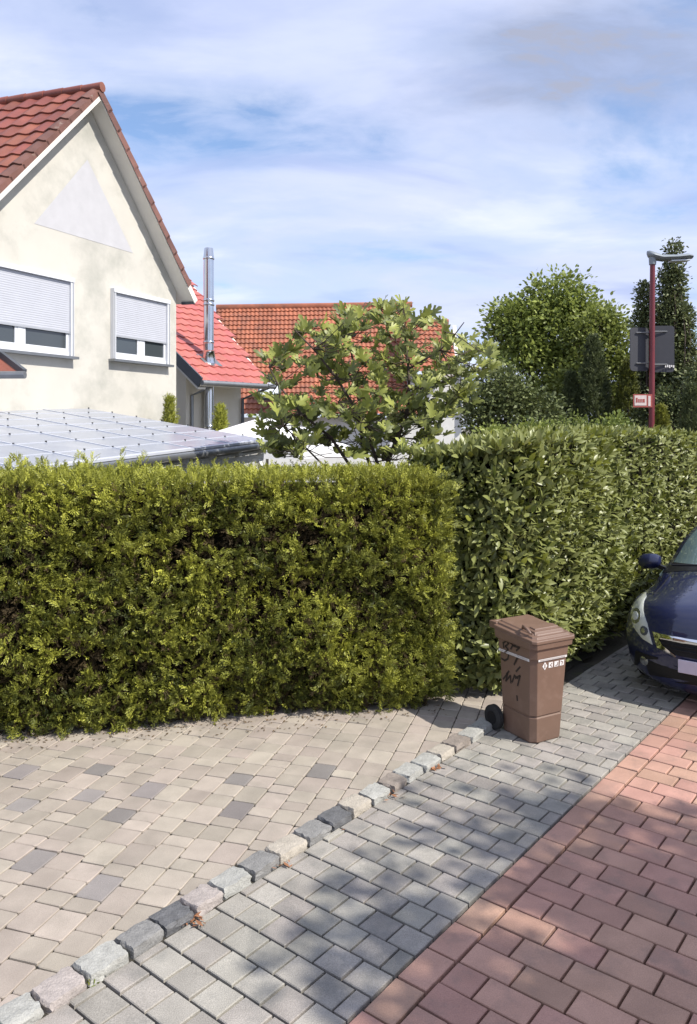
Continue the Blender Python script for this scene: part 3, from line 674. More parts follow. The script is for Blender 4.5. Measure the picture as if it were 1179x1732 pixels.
p = at(1200, 720, 18.5); crown_tree('garden_shrub', 'leafy shrub at the right edge beyond the laurel', (p.x, p.y, 0), 3.8,
    [E(1192, 660, 18.5, 34, 34, 56), E(1185, 730, 18.5, 36, 34, 50)], 4600, 0.10, 'column', 36, 0.06, cat='shrub', clump=0.22, tint0=0.55)
p = at(1128, 720, 18.6); crown_tree('garden_shrub', 'dusky dark shrub under the sign panels', (p.x, p.y, 0), 2.9,
    [E(1124, 690, 18.6, 26, 26, 34), E(1095, 700, 18.6, 20, 20, 24)], 3000, 0.08, 'dense', 37, 0.05, cat='shrub', clump=0.2, tint0=0.25)
def conifer(label, px, ytop, ybot, d, rpx, seed, mat='dense', tint0=0.3, n=2600, name='conical_conifer', group=None):
    rr = np.random.default_rng(seed); b = at(px, 720, d); base = Vector((b.x, b.y, 0)); zt = at(px, ytop, d).z; zb = max(0.1, at(px, ybot, d).z); R0 = rpx * d / F
    t = empty(name, base, label, 'conifer', group)
    h = rr.uniform(0, 1, n) ** 1.2; z = zb + (zt - zb) * h; th = rr.uniform(0, 6.283, n); rad = R0 * (1 - h) ** 0.75 * rr.uniform(0.72, 1.08, n) * (1 + 0.12 * np.sin(th * 3 + z * 4)) + 0.015
    out = np.stack([np.cos(th), np.sin(th), np.zeros(n)], 1)
    P = np.array([base.x, base.y, 0]) + out * rad[:, None]; P[:, 2] = z
    D = out * 0.6 + np.array([0, 0, 0.9]) + rr.normal(size=P.shape) * 0.35
    me = scatter_mesh('crown', spray_v, spray_f, P, D, out * 0.5 + rr.normal(size=P.shape) * 0.6, rr.uniform(0.10, 0.2, n) * (0.6 + R0), np.clip(tint0 + rr.normal(size=n) * 0.16, 0, 1))
    add_obj('crown', me, mat, t)
    c = MB(); seg = 8; c.tube([base, base + Vector((0, 0, zt * 0.5)), base + Vector((0, 0, zt * 0.97))], [0.05, 0.035, 0.008], 6); c.build('trunk', 'bark', t, smooth=True)
    return t
conifer('dark cone-shaped conifer in front of the bright green tree', 1004, 574, 735, 20, 30, 41)
conifer('smaller dark conifer left of the cone-shaped one', 966, 634, 735, 20.3, 20, 42, n=1800)
conifer('olive conifer tip left of the street-name sign', 1062, 615, 740, 19.5, 24, 43, 'thuja', 0.12, 2000)
conifer('pale olive conifer tip right of the red pole foot', 1118, 690, 770, 17.6, 16, 44, 'thuja', 0.5, 1200)
conifer('dark conifer right of the pole at the frame edge', 1170, 655, 770, 17.0, 18, 45, 'dense', 0.35, 1500)
conifer('small yellow-green conifer tip at the house corner', 287, 674, 740, 15.0, 9, 46, 'thuja', 0.5, 700, 'young_conifer')
conifer('small yellow-green conifer tip right of the steel flue', 373, 690, 745, 15.2, 8.5, 47, 'thuja', 0.5, 700, 'young_conifer')
# loose shoots poking above the laurel
for k, (px, py, rx) in enumerate([(975, 712, 36), (1040, 712, 30), (900, 722, 34), (835, 735, 30)]):
    d0 = 15.5 - k; p = at(px, 720, d0); lab = ['grey-green shrub showing above the laurel below the dark conifers', 'low shrub above the laurel left of the pole foot', 'pale shrub above the laurel under the tall tree', 'leafy shrub above the laurel beside the fig'][k]
    crown_tree('garden_shrub', lab, (p.x, p.y, 0), 2.4, [E(px, py + 20, d0, rx, rx, 30)], 1500, 0.075, 'broad', 50 + k, 0.04, cat='shrub', clump=0.16, tint0=[0.25, 0.3, 0.5, 0.5][k], hollow=0.2)
# hazy belt of trees far behind everything
rr2 = random.Random(9); blobs = [((-60 + k * 8 + rr2.gauss(0, 2), 95 + rr2.gauss(0, 6), 2.0 + rr2.random() * 1.2), (5.5, 4, 2.2 + rr2.random() * 1.4)) for k in range(19)]
rr_ = np.random.default_rng(77); Ps = []
for c, rad in blobs:
    dd = nrm(rr_.normal(size=(500, 3))); Ps.append(np.array(c) + dd * np.array(rad))
P = np.concatenate(Ps); me = scatter_mesh('distant_trees', CV, CF, P, rr_.normal(size=P.shape), rr_.normal(size=P.shape) + np.array([0, -.4, .6]), rr_.uniform(.5, 1.0, len(P)), rr_.uniform(.1, .7, len(P)), True)
o = add_obj('distant_trees', me, 'broad'); tag(o, 'distant belt of trees low behind the houses', 'trees', kind='stuff')
# street tree to the right of the frame whose shade dapples the paving
shade = Vector((9.0, 0.4, 0))
crown_tree('street_tree', 'street tree standing right of the frame that dapples the paving', shade, 8.6,
    [((8.75, 0.45, 8.0), (1.25, 1.45, 0.9)), ((9.9, 0.1, 8.3), (1.4, 1.3, 1.0)), ((7.3, 1.0, 7.5), (0.9, 0.7, 0.5)), ((6.4, 0.3, 7.2), (0.7, 0.6, 0.4)), ((9.2, -0.9, 8.6), (1.4, 1.2, 0.9)), ((7.6, -0.4, 7.8), (0.8, 0.7, 0.5))], 4700, 0.19, 'broad', 61, 0.15, clump=0.34, tint0=0.4, hollow=0.1, per=24)

# ---- fig tree behind the thuja hedge
FD = 10.2
fb = at(660, 790, FD); fig = empty('fig_tree', (fb.x, fb.y, 0), 'big-leaved fig tree rising behind the middle of the thuja hedge', 'tree')
def figpath(pts, dd): return [at(x, y, FD + q) for (x, y), q in zip(pts, dd)]
wood = MB(); tips = []
def branch(pts, dd, r0, r1):
    P_ = figpath(pts, dd); n = len(P_); wood.tube(P_, [r0 + (r1 - r0) * k / (n - 1) for k in range(n)], 7); return P_
mains = [
 branch([(652, 1000), (655, 860), (657, 778), (672, 740), (688, 700), (692, 655), (690, 610), (684, 560), (682, 520)], [0, 0, 0, 0, 0, .02, .05, .1, .1], .04, .009),
 branch([(690, 625), (715, 610), (745, 592), (770, 565), (785, 545)], [.05, 0, -.1, -.2, -.25], .016, .006),
 branch([(692, 670), (715, 655), (740, 648), (765, 640), (795, 620)], [0, .15, .3, .4, .5], .016, .006),
 branch([(672, 740), (640, 738), (610, 715), (585, 695), (572, 680)], [0, -.1, -.25, -.4, -.5], .018, .007),
 branch([(650, 1000), (630, 800), (612, 745), (610, 690), (600, 630), (590, 570), (588, 535)], [0, .1, .2, .3, .35, .4, .4], .03, .008),
 branch([(650, 1000), (640, 790), (618, 720), (570, 640), (530, 590), (500, 560)], [0, -.1, -.2, -.35, -.5, -.5], .03, .007),
 branch([(660, 1000), (690, 780), (720, 720), (755, 690), (775, 665)], [0, .1, .2, .2, .3], .025, .007),
 branch([(650, 1000), (600, 800), (560, 740), (510, 700), (470, 650), (455, 620)], [0, 0, -.1, -.3, -.3, -.3], .026, .007),
 branch([(640, 1000), (570, 810), (520, 760), (480, 720)], [0, -.2, -.4, -.5], .02, .007),
 branch([(684, 560), (660, 540), (640, 520), (618, 512)], [.1, .2, .3, .3], .01, .005),
 branch([(745, 592), (780, 600), (812, 585)], [-.1, 0, .1], .009, .005),
 branch([(600, 630), (560, 600), (540, 570)], [.35, .5, .6], .01, .005),
]
fv = [(0, 0, 0)]; lobes_ = [(-62, .42), (-47, .30), (-34, .72), (-17, .42), (0, 1.0), (17, .42), (34, .72), (47, .30), (62, .42)]
prof = [(0.05, -.03), ] 
outl = [(-.10, -.02), (-.28, .08), (-.33, .22), (-.17, .30), (-.36, .62), (-.27, .74), (-.11, .52), (-.15, .84), (0, 1.0), (.15, .84), (.11, .52), (.27, .74), (.36, .62), (.17, .30), (.33, .22), (.28, .08), (.10, -.02)]
FV = [(x, y, 0.28 * abs(x) - 0.30 * (y - .3) ** 2) for x, y in outl] + [(0, .05, 0), (0, .35, -.0), (0, .65, -.02)]
nO = len(outl); a_, b_, c_ = nO, nO + 1, nO + 2
FF = [(0, 1, a_), (1, 2, b_, a_), (2, 3, b_), (3, 4, 5, 6), (3, 6, b_), (6, c_, b_), (6, 7, c_), (7, 8, c_), (8, 9, c_), (9, 10, c_), (10, b_, c_), (10, 13, b_), (10, 11, 12, 13), (13, 14, b_), (14, 15, a_, b_), (15, 16, a_), (16, 0, a_)]
FF = [f[::-1] for f in FF]
rf = np.random.default_rng(88); LP, LD, LN = [], [], []
targets = []
for _ in range(390):
    # ends of twigs spread through the crown's outline as the picture shows it
    while True:
        x = rf.uniform(445, 830); y = rf.uniform(505, 775)
        top = np.interp(x, [445, 480, 540, 600, 690, 740, 790, 830], [610, 570, 535, 512, 505, 535, 560, 590]); bot = np.interp(x, [445, 500, 560, 640, 720, 790, 830], [790, 790, 790, 775, 765, 700, 640])
        if top + 6 < y < bot: break
    dd = rf.normal() * 0.42; targets.append(at(x, y, FD + dd))
allp = [p for b in mains for p in b[2:]]
for tg in targets:
    q = min(allp, key=lambda p: (p - tg).length + 0.6 * max(0, p.z - tg.z + 0.05)); m = q.lerp(tg, 0.5) + Vector((rf.normal() * .04, rf.normal() * .04, -0.05))
    if (tg - q).length < 0.95: wood.tube([q, m, tg], [0.007, 0.0055, 0.004], 5)
    else: wood.tube([m, tg], [0.0045, 0.004], 5)
    axis = ((tg - m).normalized() * 0.6 + Vector((0, 0, 0.5))).normalized()
    for k in range(int(rf.integers(3, 6))):
        a = k * 2.4 + rf.uniform(0, 6.28); side = Vector((math.cos(a), math.sin(a), 0.15)); dr = (side * 0.85 + axis * rf.uniform(.1, .6)).normalized()
        stem = tg - axis * rf.uniform(0, .07) ; e = stem + dr * rf.uniform(.03, .06)
        LP.append(tuple(e)); LD.append(tuple(dr + Vector((0, 0, rf.uniform(-.15, .95))))); LN.append(tuple(Vector((0.15, -0.45, 0.8)) + side * 0.35 + Vector((rf.normal() * .35, rf.normal() * .35, 0))))
wood.build('trunk', 'bark', fig, smooth=True)
LP, LD, LN = map(np.array, (LP, LD, LN)); n = len(LP); size = rf.uniform(0.12, 0.215, n); tint = np.clip(0.55 + rf.normal(size=n) * 0.28, 0, 1)
order = np.argsort(LP[:, 1] - size * 2); bigf = order[:300]; rest_ = order[300:]
leaf_objs(fig, 'leaf', FV, FF, LP[bigf], LD[bigf], LN[bigf], size[bigf], tint[bigf], 'fig')
add_obj('foliage', scatter_mesh('foliage', FV, FF, LP[rest_], LD[rest_], LN[rest_], size[rest_], tint[rest_], True), 'fig', fig, kind='stuff')

# ================================================================== GABLE HOUSE
WC = Vector((-3.555, 16.0, 0)); WD = Vector((0.4386, 0.8987, 0)); WN = Vector((0.8987, -0.4386, 0)); RB = Vector((-0.955, 0.297, 0)).normalized()
T_AP, Z_AP, KL, KR = 2.50, 8.56, 1.10, 1.195
def W(t, z, off=0.0): return WC - WD * t + WN * off + Vector((0, 0, z))
def rake(t): return Z_AP - (KL * (t - T_AP) if t > T_AP else KR * (T_AP - t))
house = empty('gable_house', W(T_AP, 0), 'cream gable house with red-brown tiled roof and half-closed grey roller shutters', 'house')
MB().prism([W(0, 0), W(5.2, 0), W(5.2, rake(5.2)), W(T_AP, Z_AP), W(0, rake(0))], RB * 6).build('wall', 'wall', house)
def wall_px(x, y, off=0.0):
    k = (x - CX) / F; t = (WC.x + WN.x * off - k * (WC.y + WN.y * off)) / (WD.x - k * WD.y); p = W(t, 0, off); return W(t, CAM_H - (y - HY) / F * p.y, off)
tri = [wall_px(148, 270, 0.004), wall_px(58, 378, 0.004), wall_px(225, 428, 0.004)]
MB().prism(tri, -WN * 0.003).build('gable_patch', 'patch', house)['label'] = 'pale lilac-grey triangular patch on the gable'
OV = 0.29
def slope_pts(t, back, dz): return WC - WD * t - RB * OV + RB * back + Vector((0, 0, rake(t) + dz))
for nm, ta, tb_ in (('left', T_AP, 5.75), ('right', T_AP, -0.22)):
    a, b = slope_pts(ta, 0, 0.03), slope_pts(tb_, 0, 0.03); q = RB * 6.0; th = Vector((0, 0, 0.10))
    MB().hexa([a, b, b + q, a + q, a + th, b + th, b + q + th, a + q + th] if nm == 'left' else [b, a, a + q, b + q, b + th, a + th, a + q + th, b + q + th]).build('soffit', 'soffit', house)
    MB().beam(a - RB * 0.012 + Vector((0, 0, 0.035)), b - RB * 0.012 + Vector((0, 0, 0.035)), 0.022, 0.12).build('bargeboard', 'soffit', house)
def tile_mesh(name, ex, dn, up, w, ln, mat, side=False, amp=0.035, seg=7):
    """one pantile in the frame ex (width), dn (down the slope), up; rolled edge, thick lower lip"""
    vs = []; fs = []
    prof = [(k / seg, amp * (0.5 - 0.5 * math.cos(2 * math.pi * k / seg)) ** 1.0) for k in range(seg + 1)]
    for (yy, zz_) in ((0.0, 0.0), (ln, 0.032), (ln, 0.006)):
        for (x, h) in prof:
            hh = h if zz_ != 0.006 else h - 0.001
            vs.append(tuple(ex * (x * w) + dn * (yy + (0.05 * w * math.sin(2 * math.pi * x) if yy else 0)) + up * (hh + zz_)))
    n = seg + 1
    for rw in range(2):
        for k in range(seg): fs.append((rw * n + k, rw * n + n + k, rw * n + n + k + 1, rw * n + k + 1))
    if side:
        o = len(vs); vs += [tuple(Vector(vs[0]) - up * 0.15), tuple(Vector(vs[n]) - up * 0.16)]
        fs.append((0, o, o + 1, n))
    me = bpy.data.meshes.new(name); me.from_pydata(vs, [], fs); me.materials.append(mt[mat]); me.polygons.foreach_set('use_smooth', [True] * len(me.polygons))
    try: me.set_sharp_from_angle(angle=R(40))
    except Exception: pass
    return me
def put(name, me, loc, parent):
    o = bpy.data.objects.new(name, me); COL.objects.link(o); o.parent = parent; o.location = Vector(loc) - Vector(parent.location); return o
TW = 0.355
for sgn, k_, rows, cols in ((1, KL, 12, 9), (-1, KR, 11, 4)):
    dn = (-WD * sgn + Vector((0, 0, -k_))).normalized(); up = RB.cross(dn).normalized()
    if up.z < 0: up = -up
    me0 = tile_mesh('roof_tile', RB, dn, up, TW * 1.03, TW + 0.04, 'tile'); me1 = tile_mesh('verge_tile', RB, dn, up, TW * 0.72, TW + 0.04, 'tile_edge', True)
    a = slope_pts(T_AP, -0.03, 0.17)
    for i in range(rows):
        put('verge_tile', me1, a + dn * (i * TW) + up * 0.012, house)
        for j in range(cols): put('roof_tile', me0, a + RB * (TW * 0.6 + j * TW) + dn * (i * TW), house)
for j in range(10):
    a = slope_pts(T_AP, -0.05 + j * 0.40, 0.20); b = a + RB * 0.42
    MB().tube([a, b], [0.088, 0.078], 10).build('ridge_tile', 'tile', house, smooth=True)
# eave closing piece of the right-hand side
MB().beam(slope_pts(-0.19, 0, -0.0), slope_pts(-0.19, OV, -0.0), 0.05, 0.05).build('eave_trim', 'anthracite', house)
def shutter_window(t0, t1, z0, z1, zsh, label, tilt=False):
    """frame box, guide rails, half-lowered ribbed shutter, two casements, sill"""
    fr = MB(); c = lambda t, z, o: W(t, z, o)
    def bar(ta, tb_, za, zb, o0, o1): fr.hexa([c(tb_, za, o1), c(ta, za, o1), c(ta, za, o0), c(tb_, za, o0), c(tb_, zb, o1), c(ta, zb, o1), c(ta, zb, o0), c(tb_, zb, o0)])
    bar(t0, t1, z1 - 0.075, z1, 0.002, 0.10)
    bar(t0, t0 + 0.075, z0, z1 - 0.0755, 0.002, 0.085); bar(t1 - 0.06, t1, z0, z1 - 0.0755, 0.002, 0.085)
    bar(t0 + 0.0755, t1 - 0.0605, z0, z0 + 0.075, 0.002, 0.035)
    mid = (t0 + t1) / 2; bar(mid - 0.05, mid + 0.05, z0 + 0.0755, zsh + 0.1, 0.002, 0.034)
    w = fr.build('window', 'white', house); w['label'] = label
    rl = MB()
    fr2 = fr; fr = MB()
    for q in (t0 + 0.02, t1 - 0.03): MB().hexa([c(q + .02, z0, .10), c(q, z0, .10), c(q, z0, .0855), c(q + .02, z0, .0855), c(q + .02, z1 - .08, .10), c(q, z1 - .08, .10), c(q, z1 - .08, .0855), c(q + .02, z1 - .08, .0855)]).build('guide_rail', 'rail', w)
    sh = MB(); ns = int((z1 - zsh - 0.08) / 0.037); ta, tb_ = t0 + 0.076, t1 - 0.061
    vs_ = []; nrow = 0
    for k in range(ns + 1):
        zt = z1 - 0.08 - k * 0.037
        for dz, o in ((0, .0455), (-.006, .0475), (-.018, .0495), (-.031, .0475)):
            vs_ += [tuple(c(tb_, zt + dz, o)), tuple(c(ta, zt + dz, o))]; nrow += 1
    sh.v = vs_; sh.f = [(2 * k + 2, 2 * k + 3, 2 * k + 1, 2 * k) for k in range(nrow - 1)]
    so = sh.build('roller_shutter', 'shutter', w)
    zb = z1 - 0.08 - (ns + 1) * 0.037
    fr = MB(); bar(ta, tb_, zb - 0.03, zb + 0.005, 0.036, 0.056); fr.build('shutter_end_bar', 'rail', w)
    for a0, a1 in ((ta, mid - 0.0505), (mid + 0.0505, tb_)):
        fr = MB(); e = 0.055; zt = zb + 0.05
        bar(a0 + .002, a1 - .002, z0 + 0.076, z0 + 0.076 + e, .004, .03); bar(a0 + .002, a0 + e, z0 + .077 + e, zt, .004, .03); bar(a1 - e, a1 - .002, z0 + .077 + e, zt, .004, .03)
        fr.build('casement', 'white', w)
        MB().add([c(a1 - e, z0 + .07 + e, .010), c(a0 + e, z0 + .07 + e, .010), c(a0 + e, zt, .010), c(a1 - e, zt, .010)], [(0, 1, 2, 3)]).build('pane', 'glass', w)
    fr = MB(); bar(t0 - 0.05, t1 + 0.05, z0 - 0.045, z0 - 0.001, 0.002, 0.15); fr.build('sill', 'zinc', w)
shutter_window(0.30, 1.90, 4.03, 5.335, 4.49, 'smaller right-hand window with half-lowered grey shutter')
shutter_window(2.86, 5.05, 3.99, 5.345, 4.42, 'wide left-hand window with half-lowered grey shutter')
# small porch roof at the left edge
pr0 = at(38, 632, 11.3); pr = MB().hexa([pr0 + Vector((-1.6, 0.1, -0.06)), pr0 + Vector((0, 0, -0.06)), pr0 + Vector((-0.55, 0.5, 0.24)), pr0 + Vector((-2.0, 0.6, 0.24)), pr0 + Vector((-1.6, 0.1, 0.0)), pr0, pr0 + Vector((-0.55, 0.5, 0.30)), pr0 + Vector((-2.0, 0.6, 0.30))]).build('porch_roof', 'tile', house)
MB().beam(pr0 + Vector((0.03, -0.01, 0.0)), pr0 + Vector((-0.54, 0.5, 0.31)), 0.06, 0.13).build('fascia', 'anthracite', pr)
MB().tube([pr0 + Vector((0.06, -0.05, -0.02)), pr0 + Vector((-1.7, 0.06, -0.02))], 0.055, 8).build('gutter', 'zinc', pr, smooth=True)

# ================================================================== ANNEX with pink-red roof and steel flue
E0 = Vector((-3.21, 17.0, 3.77)); US = (Vector((-0.7806, 0.625, 0)) + Vector((0, 0, 0.70))); USn = US.normalized(); PN = A.cross(USn).normalized()
if PN.z < 0: PN = -PN
def plane_px(x, y):
    d = Vector(((x - CX) / F, 1, (HY - y) / F)); o = Vector((0, 0, CAM_H)); return o + d * ((E0 - o).dot(PN) / d.dot(PN))
def sq(p): return (p - E0).dot(A), (p - E0).dot(USn)
E1 = plane_px(458, 652); Tp = plane_px(316, 466); s1, q1 = sq(E1); sT, qT = sq(Tp)
annex = empty('annex_building', (E0.x, E0.y, 0), 'low cream annex with pink-red tiled roof right of the gable house', 'building')
under = [E0 - PN * 0.03, E0 + A * s1 - PN * 0.03, Tp - PN * 0.03, E0 + USn * qT - PN * 0.03]
MB().prism(under, -PN * 0.09).build('roof_deck', 'soffit', annex)
PW, PL = 0.255, 0.335
pm = tile_mesh('roof_tile', A, -USn, PN, PW * 1.02, PL + 0.03, 'tile_pink', amp=0.028, seg=6)
nt0 = 0
for i in range(int(qT / PL) + 2):
    q_ = (i + 1) * PL; lim = s1 + (sT - s1) * min(1.0, max(0, (q_ - PL * .6) / qT))
    j = 0
    while (j + 0.55) * PW < lim:
        if nt0 < 300: put('roof_tile', pm, E0 + A * (j * PW) + USn * (q_ - 0.0) + PN * 0.005, annex); nt0 += 1
        j += 1
BH = B
fp = plane_px(353, 612); SET = (E0 - fp).dot(BH) + 0.16
w0 = E0 + A * 0.30 - BH * SET; w1 = E0 + A * (s1 - 0.12) - BH * SET
def zroof(p): # underside of the roof above a plan point
    return E0.z + (-(p - E0).dot(BH)) * 0.70 - 0.13
bw = BH * -2.6
MB().hexa([Vector((w0.x, w0.y, 0)), Vector((w1.x, w1.y, 0)), Vector((w1.x, w1.y, 0)) + bw, Vector((w0.x, w0.y, 0)) + bw,
           Vector((w0.x, w0.y, zroof(w0))), Vector((w1.x, w1.y, zroof(w1))), Vector(((w1 + bw).x, (w1 + bw).y, zroof(w1 + bw))), Vector(((w0 + bw).x, (w0 + bw).y, zroof(w0 + bw)))]).build('wall', 'wall2', annex)
MB().beam(E0 - A * 0.03 + PN * -0.03, E0 - A * 0.03 + USn * 1.6 - PN * 0.03, 0.035, 0.24, PN).build('fascia', 'anthracite', annex)
MB().beam(E0 + A * 0.10 - PN * 0.19 + USn * 0.02, E0 + A * 0.10 + USn * 1.6 - PN * 0.19, 0.22, 0.05, PN).build('soffit_board', 'white_paint', annex)
gp = E0 + BH * 0.05 + Vector((0, 0, -0.03))
MB().tube([gp - A * 0.04, gp + A * (s1 + 0.1)], 0.06, 10).build('gutter', 'zinc', annex, smooth=True)
dp = w1 + BH * 0.06
MB().tube([gp + A * (s1 - 0.02), dp + Vector((0, 0, E0.z * 0 - w1.z + 3.45)), Vector((dp.x, dp.y, 0.0))], 0.04, 8).build('downpipe', 'anthracite', annex, smooth=True)
dp = w0 + BH * 0.05 + A * 0.14
MB().tube([gp + A * 0.42, Vector((dp.x, dp.y, 3.5)), Vector((dp.x, dp.y, 0.0))], 0.035, 8).build('downpipe', 'zinc', annex, smooth=True)
fp = plane_px(353, 612); fzt = CAM_H + (HY - 420) / F * fp.y; fr_ = 0.118
flue = empty('steel_flue', (fp.x, fp.y, 0), 'tall shiny stainless steel flue pipe passing through the annex roof', 'flue')
MB().tube([(fp.x, fp.y, 0.0), (fp.x, fp.y, fzt - 0.24)], fr_, 20).build('pipe', 'steel', flue, smooth=True)
MB().tube([(fp.x, fp.y, fzt - 0.24), (fp.x, fp.y, fzt - 0.2), (fp.x, fp.y, fzt)], [fr_ + 0.006, fr_ + 0.004, fr_ - 0.018], 20).build('cap', 'steel', flue, smooth=True)
for zz_ in [fzt - 0.24 - k * 0.98 for k in range(6)] + [fzt - 1.32]:
    if zz_ > 2.2: MB().tube([(fp.x, fp.y, zz_ - 0.03), (fp.x, fp.y, zz_ - 0.015), (fp.x, fp.y, zz_ + 0.015), (fp.x, fp.y, zz_ + 0.03)], [fr_ + .003, fr_ + .014, fr_ + .014, fr_ + .003], 20).build('clamp_band', 'steel', flue, smooth=True)
MB().tube([(fp.x, fp.y, fp.z - 0.05), (fp.x, fp.y, fp.z + 0.22), (fp.x, fp.y, fp.z + 0.26)], [fr_ + .06, fr_ + .022, fr_ + .05], 20).build('flashing_cone', 'steel', flue, smooth=True)
MB().obox(fp + PN * 0.045, A * 0.24, USn * 0.24, PN * 0.006).build('flashing_sheet', 'zinc', flue)

# ================================================================== FAR ORANGE-ROOFED HOUSE
def wave_roof(name, a, b, c, d, nu, nv, mat, parent, amp=0.05):
    """a-b ridge left to right, d-c eave; pantile courses as real relief"""
    a, b, c, d = map(Vector, (a, b, c, d)); n_ = (b - a).cross(d - a).normalized()
    if n_.z < 0: n_ = -n_
    seg = 5; us_ = np.arange(nu * seg + 1) / (nu * seg); rowsv = []
    for k in range(nv): rowsv += [(k / nv, 0.0), ((k + 1) / nv - 1e-4, 0.06)]
    vs = []
    for v, h in rowsv:
        l = a.lerp(d, v); r_ = b.lerp(c, v)
        for i, u in enumerate(us_):
            w_ = amp * (0.5 - 0.5 * math.cos(2 * math.pi * i / seg)); vs.append(tuple(l.lerp(r_, float(u)) + n_ * (w_ + h)))
    m = len(us_); fs = [(i * m + j, (i + 1) * m + j, (i + 1) * m + j + 1, i * m + j + 1) for i in range(len(rowsv) - 1) for j in range(m - 1)]
    mb = MB(); mb.v = vs; mb.f = fs; return mb.build(name, mat, parent, smooth=True)
h2 = empty('orange_roof_house', at(560, 720, 38) * 1.0 - Vector((0, 0, CAM_H)), 'far house with weathered orange tiled roof behind the fig tree', 'house')
ra, rb_ = at(366, 522, 41.5), at(694, 517, 41.5); ec, ed = at(706, 702, 36.6), at(352, 702, 36.6)
wave_roof('roof', ra, rb_, ec, ed, 46, 22, 'tile_orange', h2)
MB().tube([ra + Vector((0, 0, .06)), rb_ + Vector((0.1, 0, .06))], 0.16, 8).build('ridge', 'tile_orange', h2, smooth=True)
rc, rd = at(680, 546, 39.5), at(757, 546, 39.5)
wave_roof('side_roof', rc, rd, at(776, 630, 36.4), at(676, 630, 36.4), 11, 11, 'tile_orange', h2)
MB().tube([rc + Vector((0, 0, .05)), rd + Vector((0.05, 0, .05))], 0.14, 8).build('ridge', 'tile_orange', h2, smooth=True)
x0, x1 = at(358, 700, 37.4).x, at(783, 700, 37.4).x
MB().box(x0, x1, 37.4, 44, 0, 3.2).build('wall', 'white_paint', h2)
xg = at(690, 600, 37.4).x
MB().prism([(xg, 37.4, 3.2), (x1, 37.4, 3.2), (x1, 37.4, at(783, 628, 37.4).z), (x1, 39.6, at(757, 552, 39.5).z), (xg, 39.6, at(757, 552, 39.5).z), (xg, 37.4, at(783, 628, 37.4).z)][:2] + [(x1, 37.4, at(783, 632, 37.0).z), (xg, 37.4, at(783, 632, 37.0).z)], (0, 4, 0)).build('upper_wall', 'white_paint', h2)
MB().prism([(x1 - .2, 37.41, 3.2), (x1 - .2, 41.5, 3.2), (x1 - .2, 39.6, at(757, 550, 39.6).z)], (.18, 0, 0)).build('gable_wall', 'white_paint', h2)
a = at(762, 660, 37.38); b = at(781, 700, 37.38)
wn = MB().box(a.x, b.x, 37.3, 37.39, b.z, a.z).build('window', 'white', h2); MB().box(a.x + .07, b.x - .07, 37.28, 37.3 - .002, b.z + .35, a.z - .08).build('pane', 'glass', wn)
MB().tube([at(788, 590, 37.2), at(788, 720, 37.2)], 0.09, 8).build('downpipe', 'zinc', h2, smooth=True)
rw = at(457, 664, 36.8); f_ = (ec - rb_).normalized()
wn = MB().obox(rw + Vector((0, -.22, .05)), Vector((.55, 0, 0)), Vector((0, -.52, -.52)) * .75, Vector((0, -.06, .06))).build('roof_window', 'anthracite', h2)
MB().obox(rw + Vector((0, -.29, .12)), Vector((.46, 0, 0)), Vector((0, -.45, -.45)) * .75, Vector((0, -.02, .02))).build('pane', 'lens', wn)

# ================================================================== PERGOLA ROOF, PARASOL
P2 = Vector((-4.59, 13.70, 3.09)); P3 = Vector((-1.19, 12.04, 2.56)); Pd = Vector((-0.4386, -0.8987, -0.048))
P4 = P3 + Pd * 5.6; P1 = P2 + Pd * 5.6
P1 = P1 + (P1 - P4).normalized() * 1.2
perg = empty('pergola', (P3.x, P3.y, 0), 'white pergola with grey see-through panel roof against the cream house', 'pergola')
nP = (P3 - P2).cross(Pd).normalized()
if nP.z < 0: nP = -nP
nps, nrow_ = 7, 6
for k in range(nps):
    for m in range(nrow_):
        f0, f1 = k / nps, (k + 1) / nps; g0, g1 = m / nrow_, (m + 1) / nrow_
        pt = lambda f, g: P2.lerp(P3, f).lerp(P1.lerp(P4, f), g)
        q = [pt(f0 + .0006, g0 + .0006), pt(f1 - .0006, g0 + .0006), pt(f1 - .0006, g1 - .0006), pt(f0 + .0006, g1 - .0006)]
        MB().prism(q, nP * 0.012).build('roof_panel', 'panel', perg)
for m in range(1, nrow_): MB().beam(P2.lerp(P1, m / nrow_) + nP * .016, P3.lerp(P4, m / nrow_) + nP * .015, 0.028, 0.010, nP).build('glazing_bar', 'seam', perg)
for k in range(1, nps): MB().beam(P2.lerp(P3, k / nps) + nP * .014, P1.lerp(P4, k / nps) + nP * .0135, 0.016, 0.006, nP).build('cross_seam', 'seam', perg)
sc_ = MB()
for k in range(0, nps * 2 + 1, 2):
    for m in range(nrow_ * 2 + 1):
        p = P2.lerp(P3, min(.995, k / (nps * 2))).lerp(P1.lerp(P4, min(.995, k / (nps * 2))), m / (nrow_ * 2)); sc_.obox(p + nP * .02, WD * .009, WN * .009, nP * .012)
sc_.build('screws', 'dark', perg, kind='stuff')
gt = P3 + WN * 0.06 - nP * 0.04; gb = P4 + WN * 0.06 - nP * 0.04
MB().tube([gt + WD * .1, gb], 0.045, 8).build('gutter', 'zinc', perg, smooth=True)
MB().beam(P3 + nP * .03, P4 + nP * .03, 0.07, 0.03, nP).build('edge_profile', 'seam', perg)
MB().beam(P3 - nP * .22 - WN * .18, P4 - nP * .22 - WN * .18, 0.12, 0.16, nP).build('beam', 'white_paint', perg)
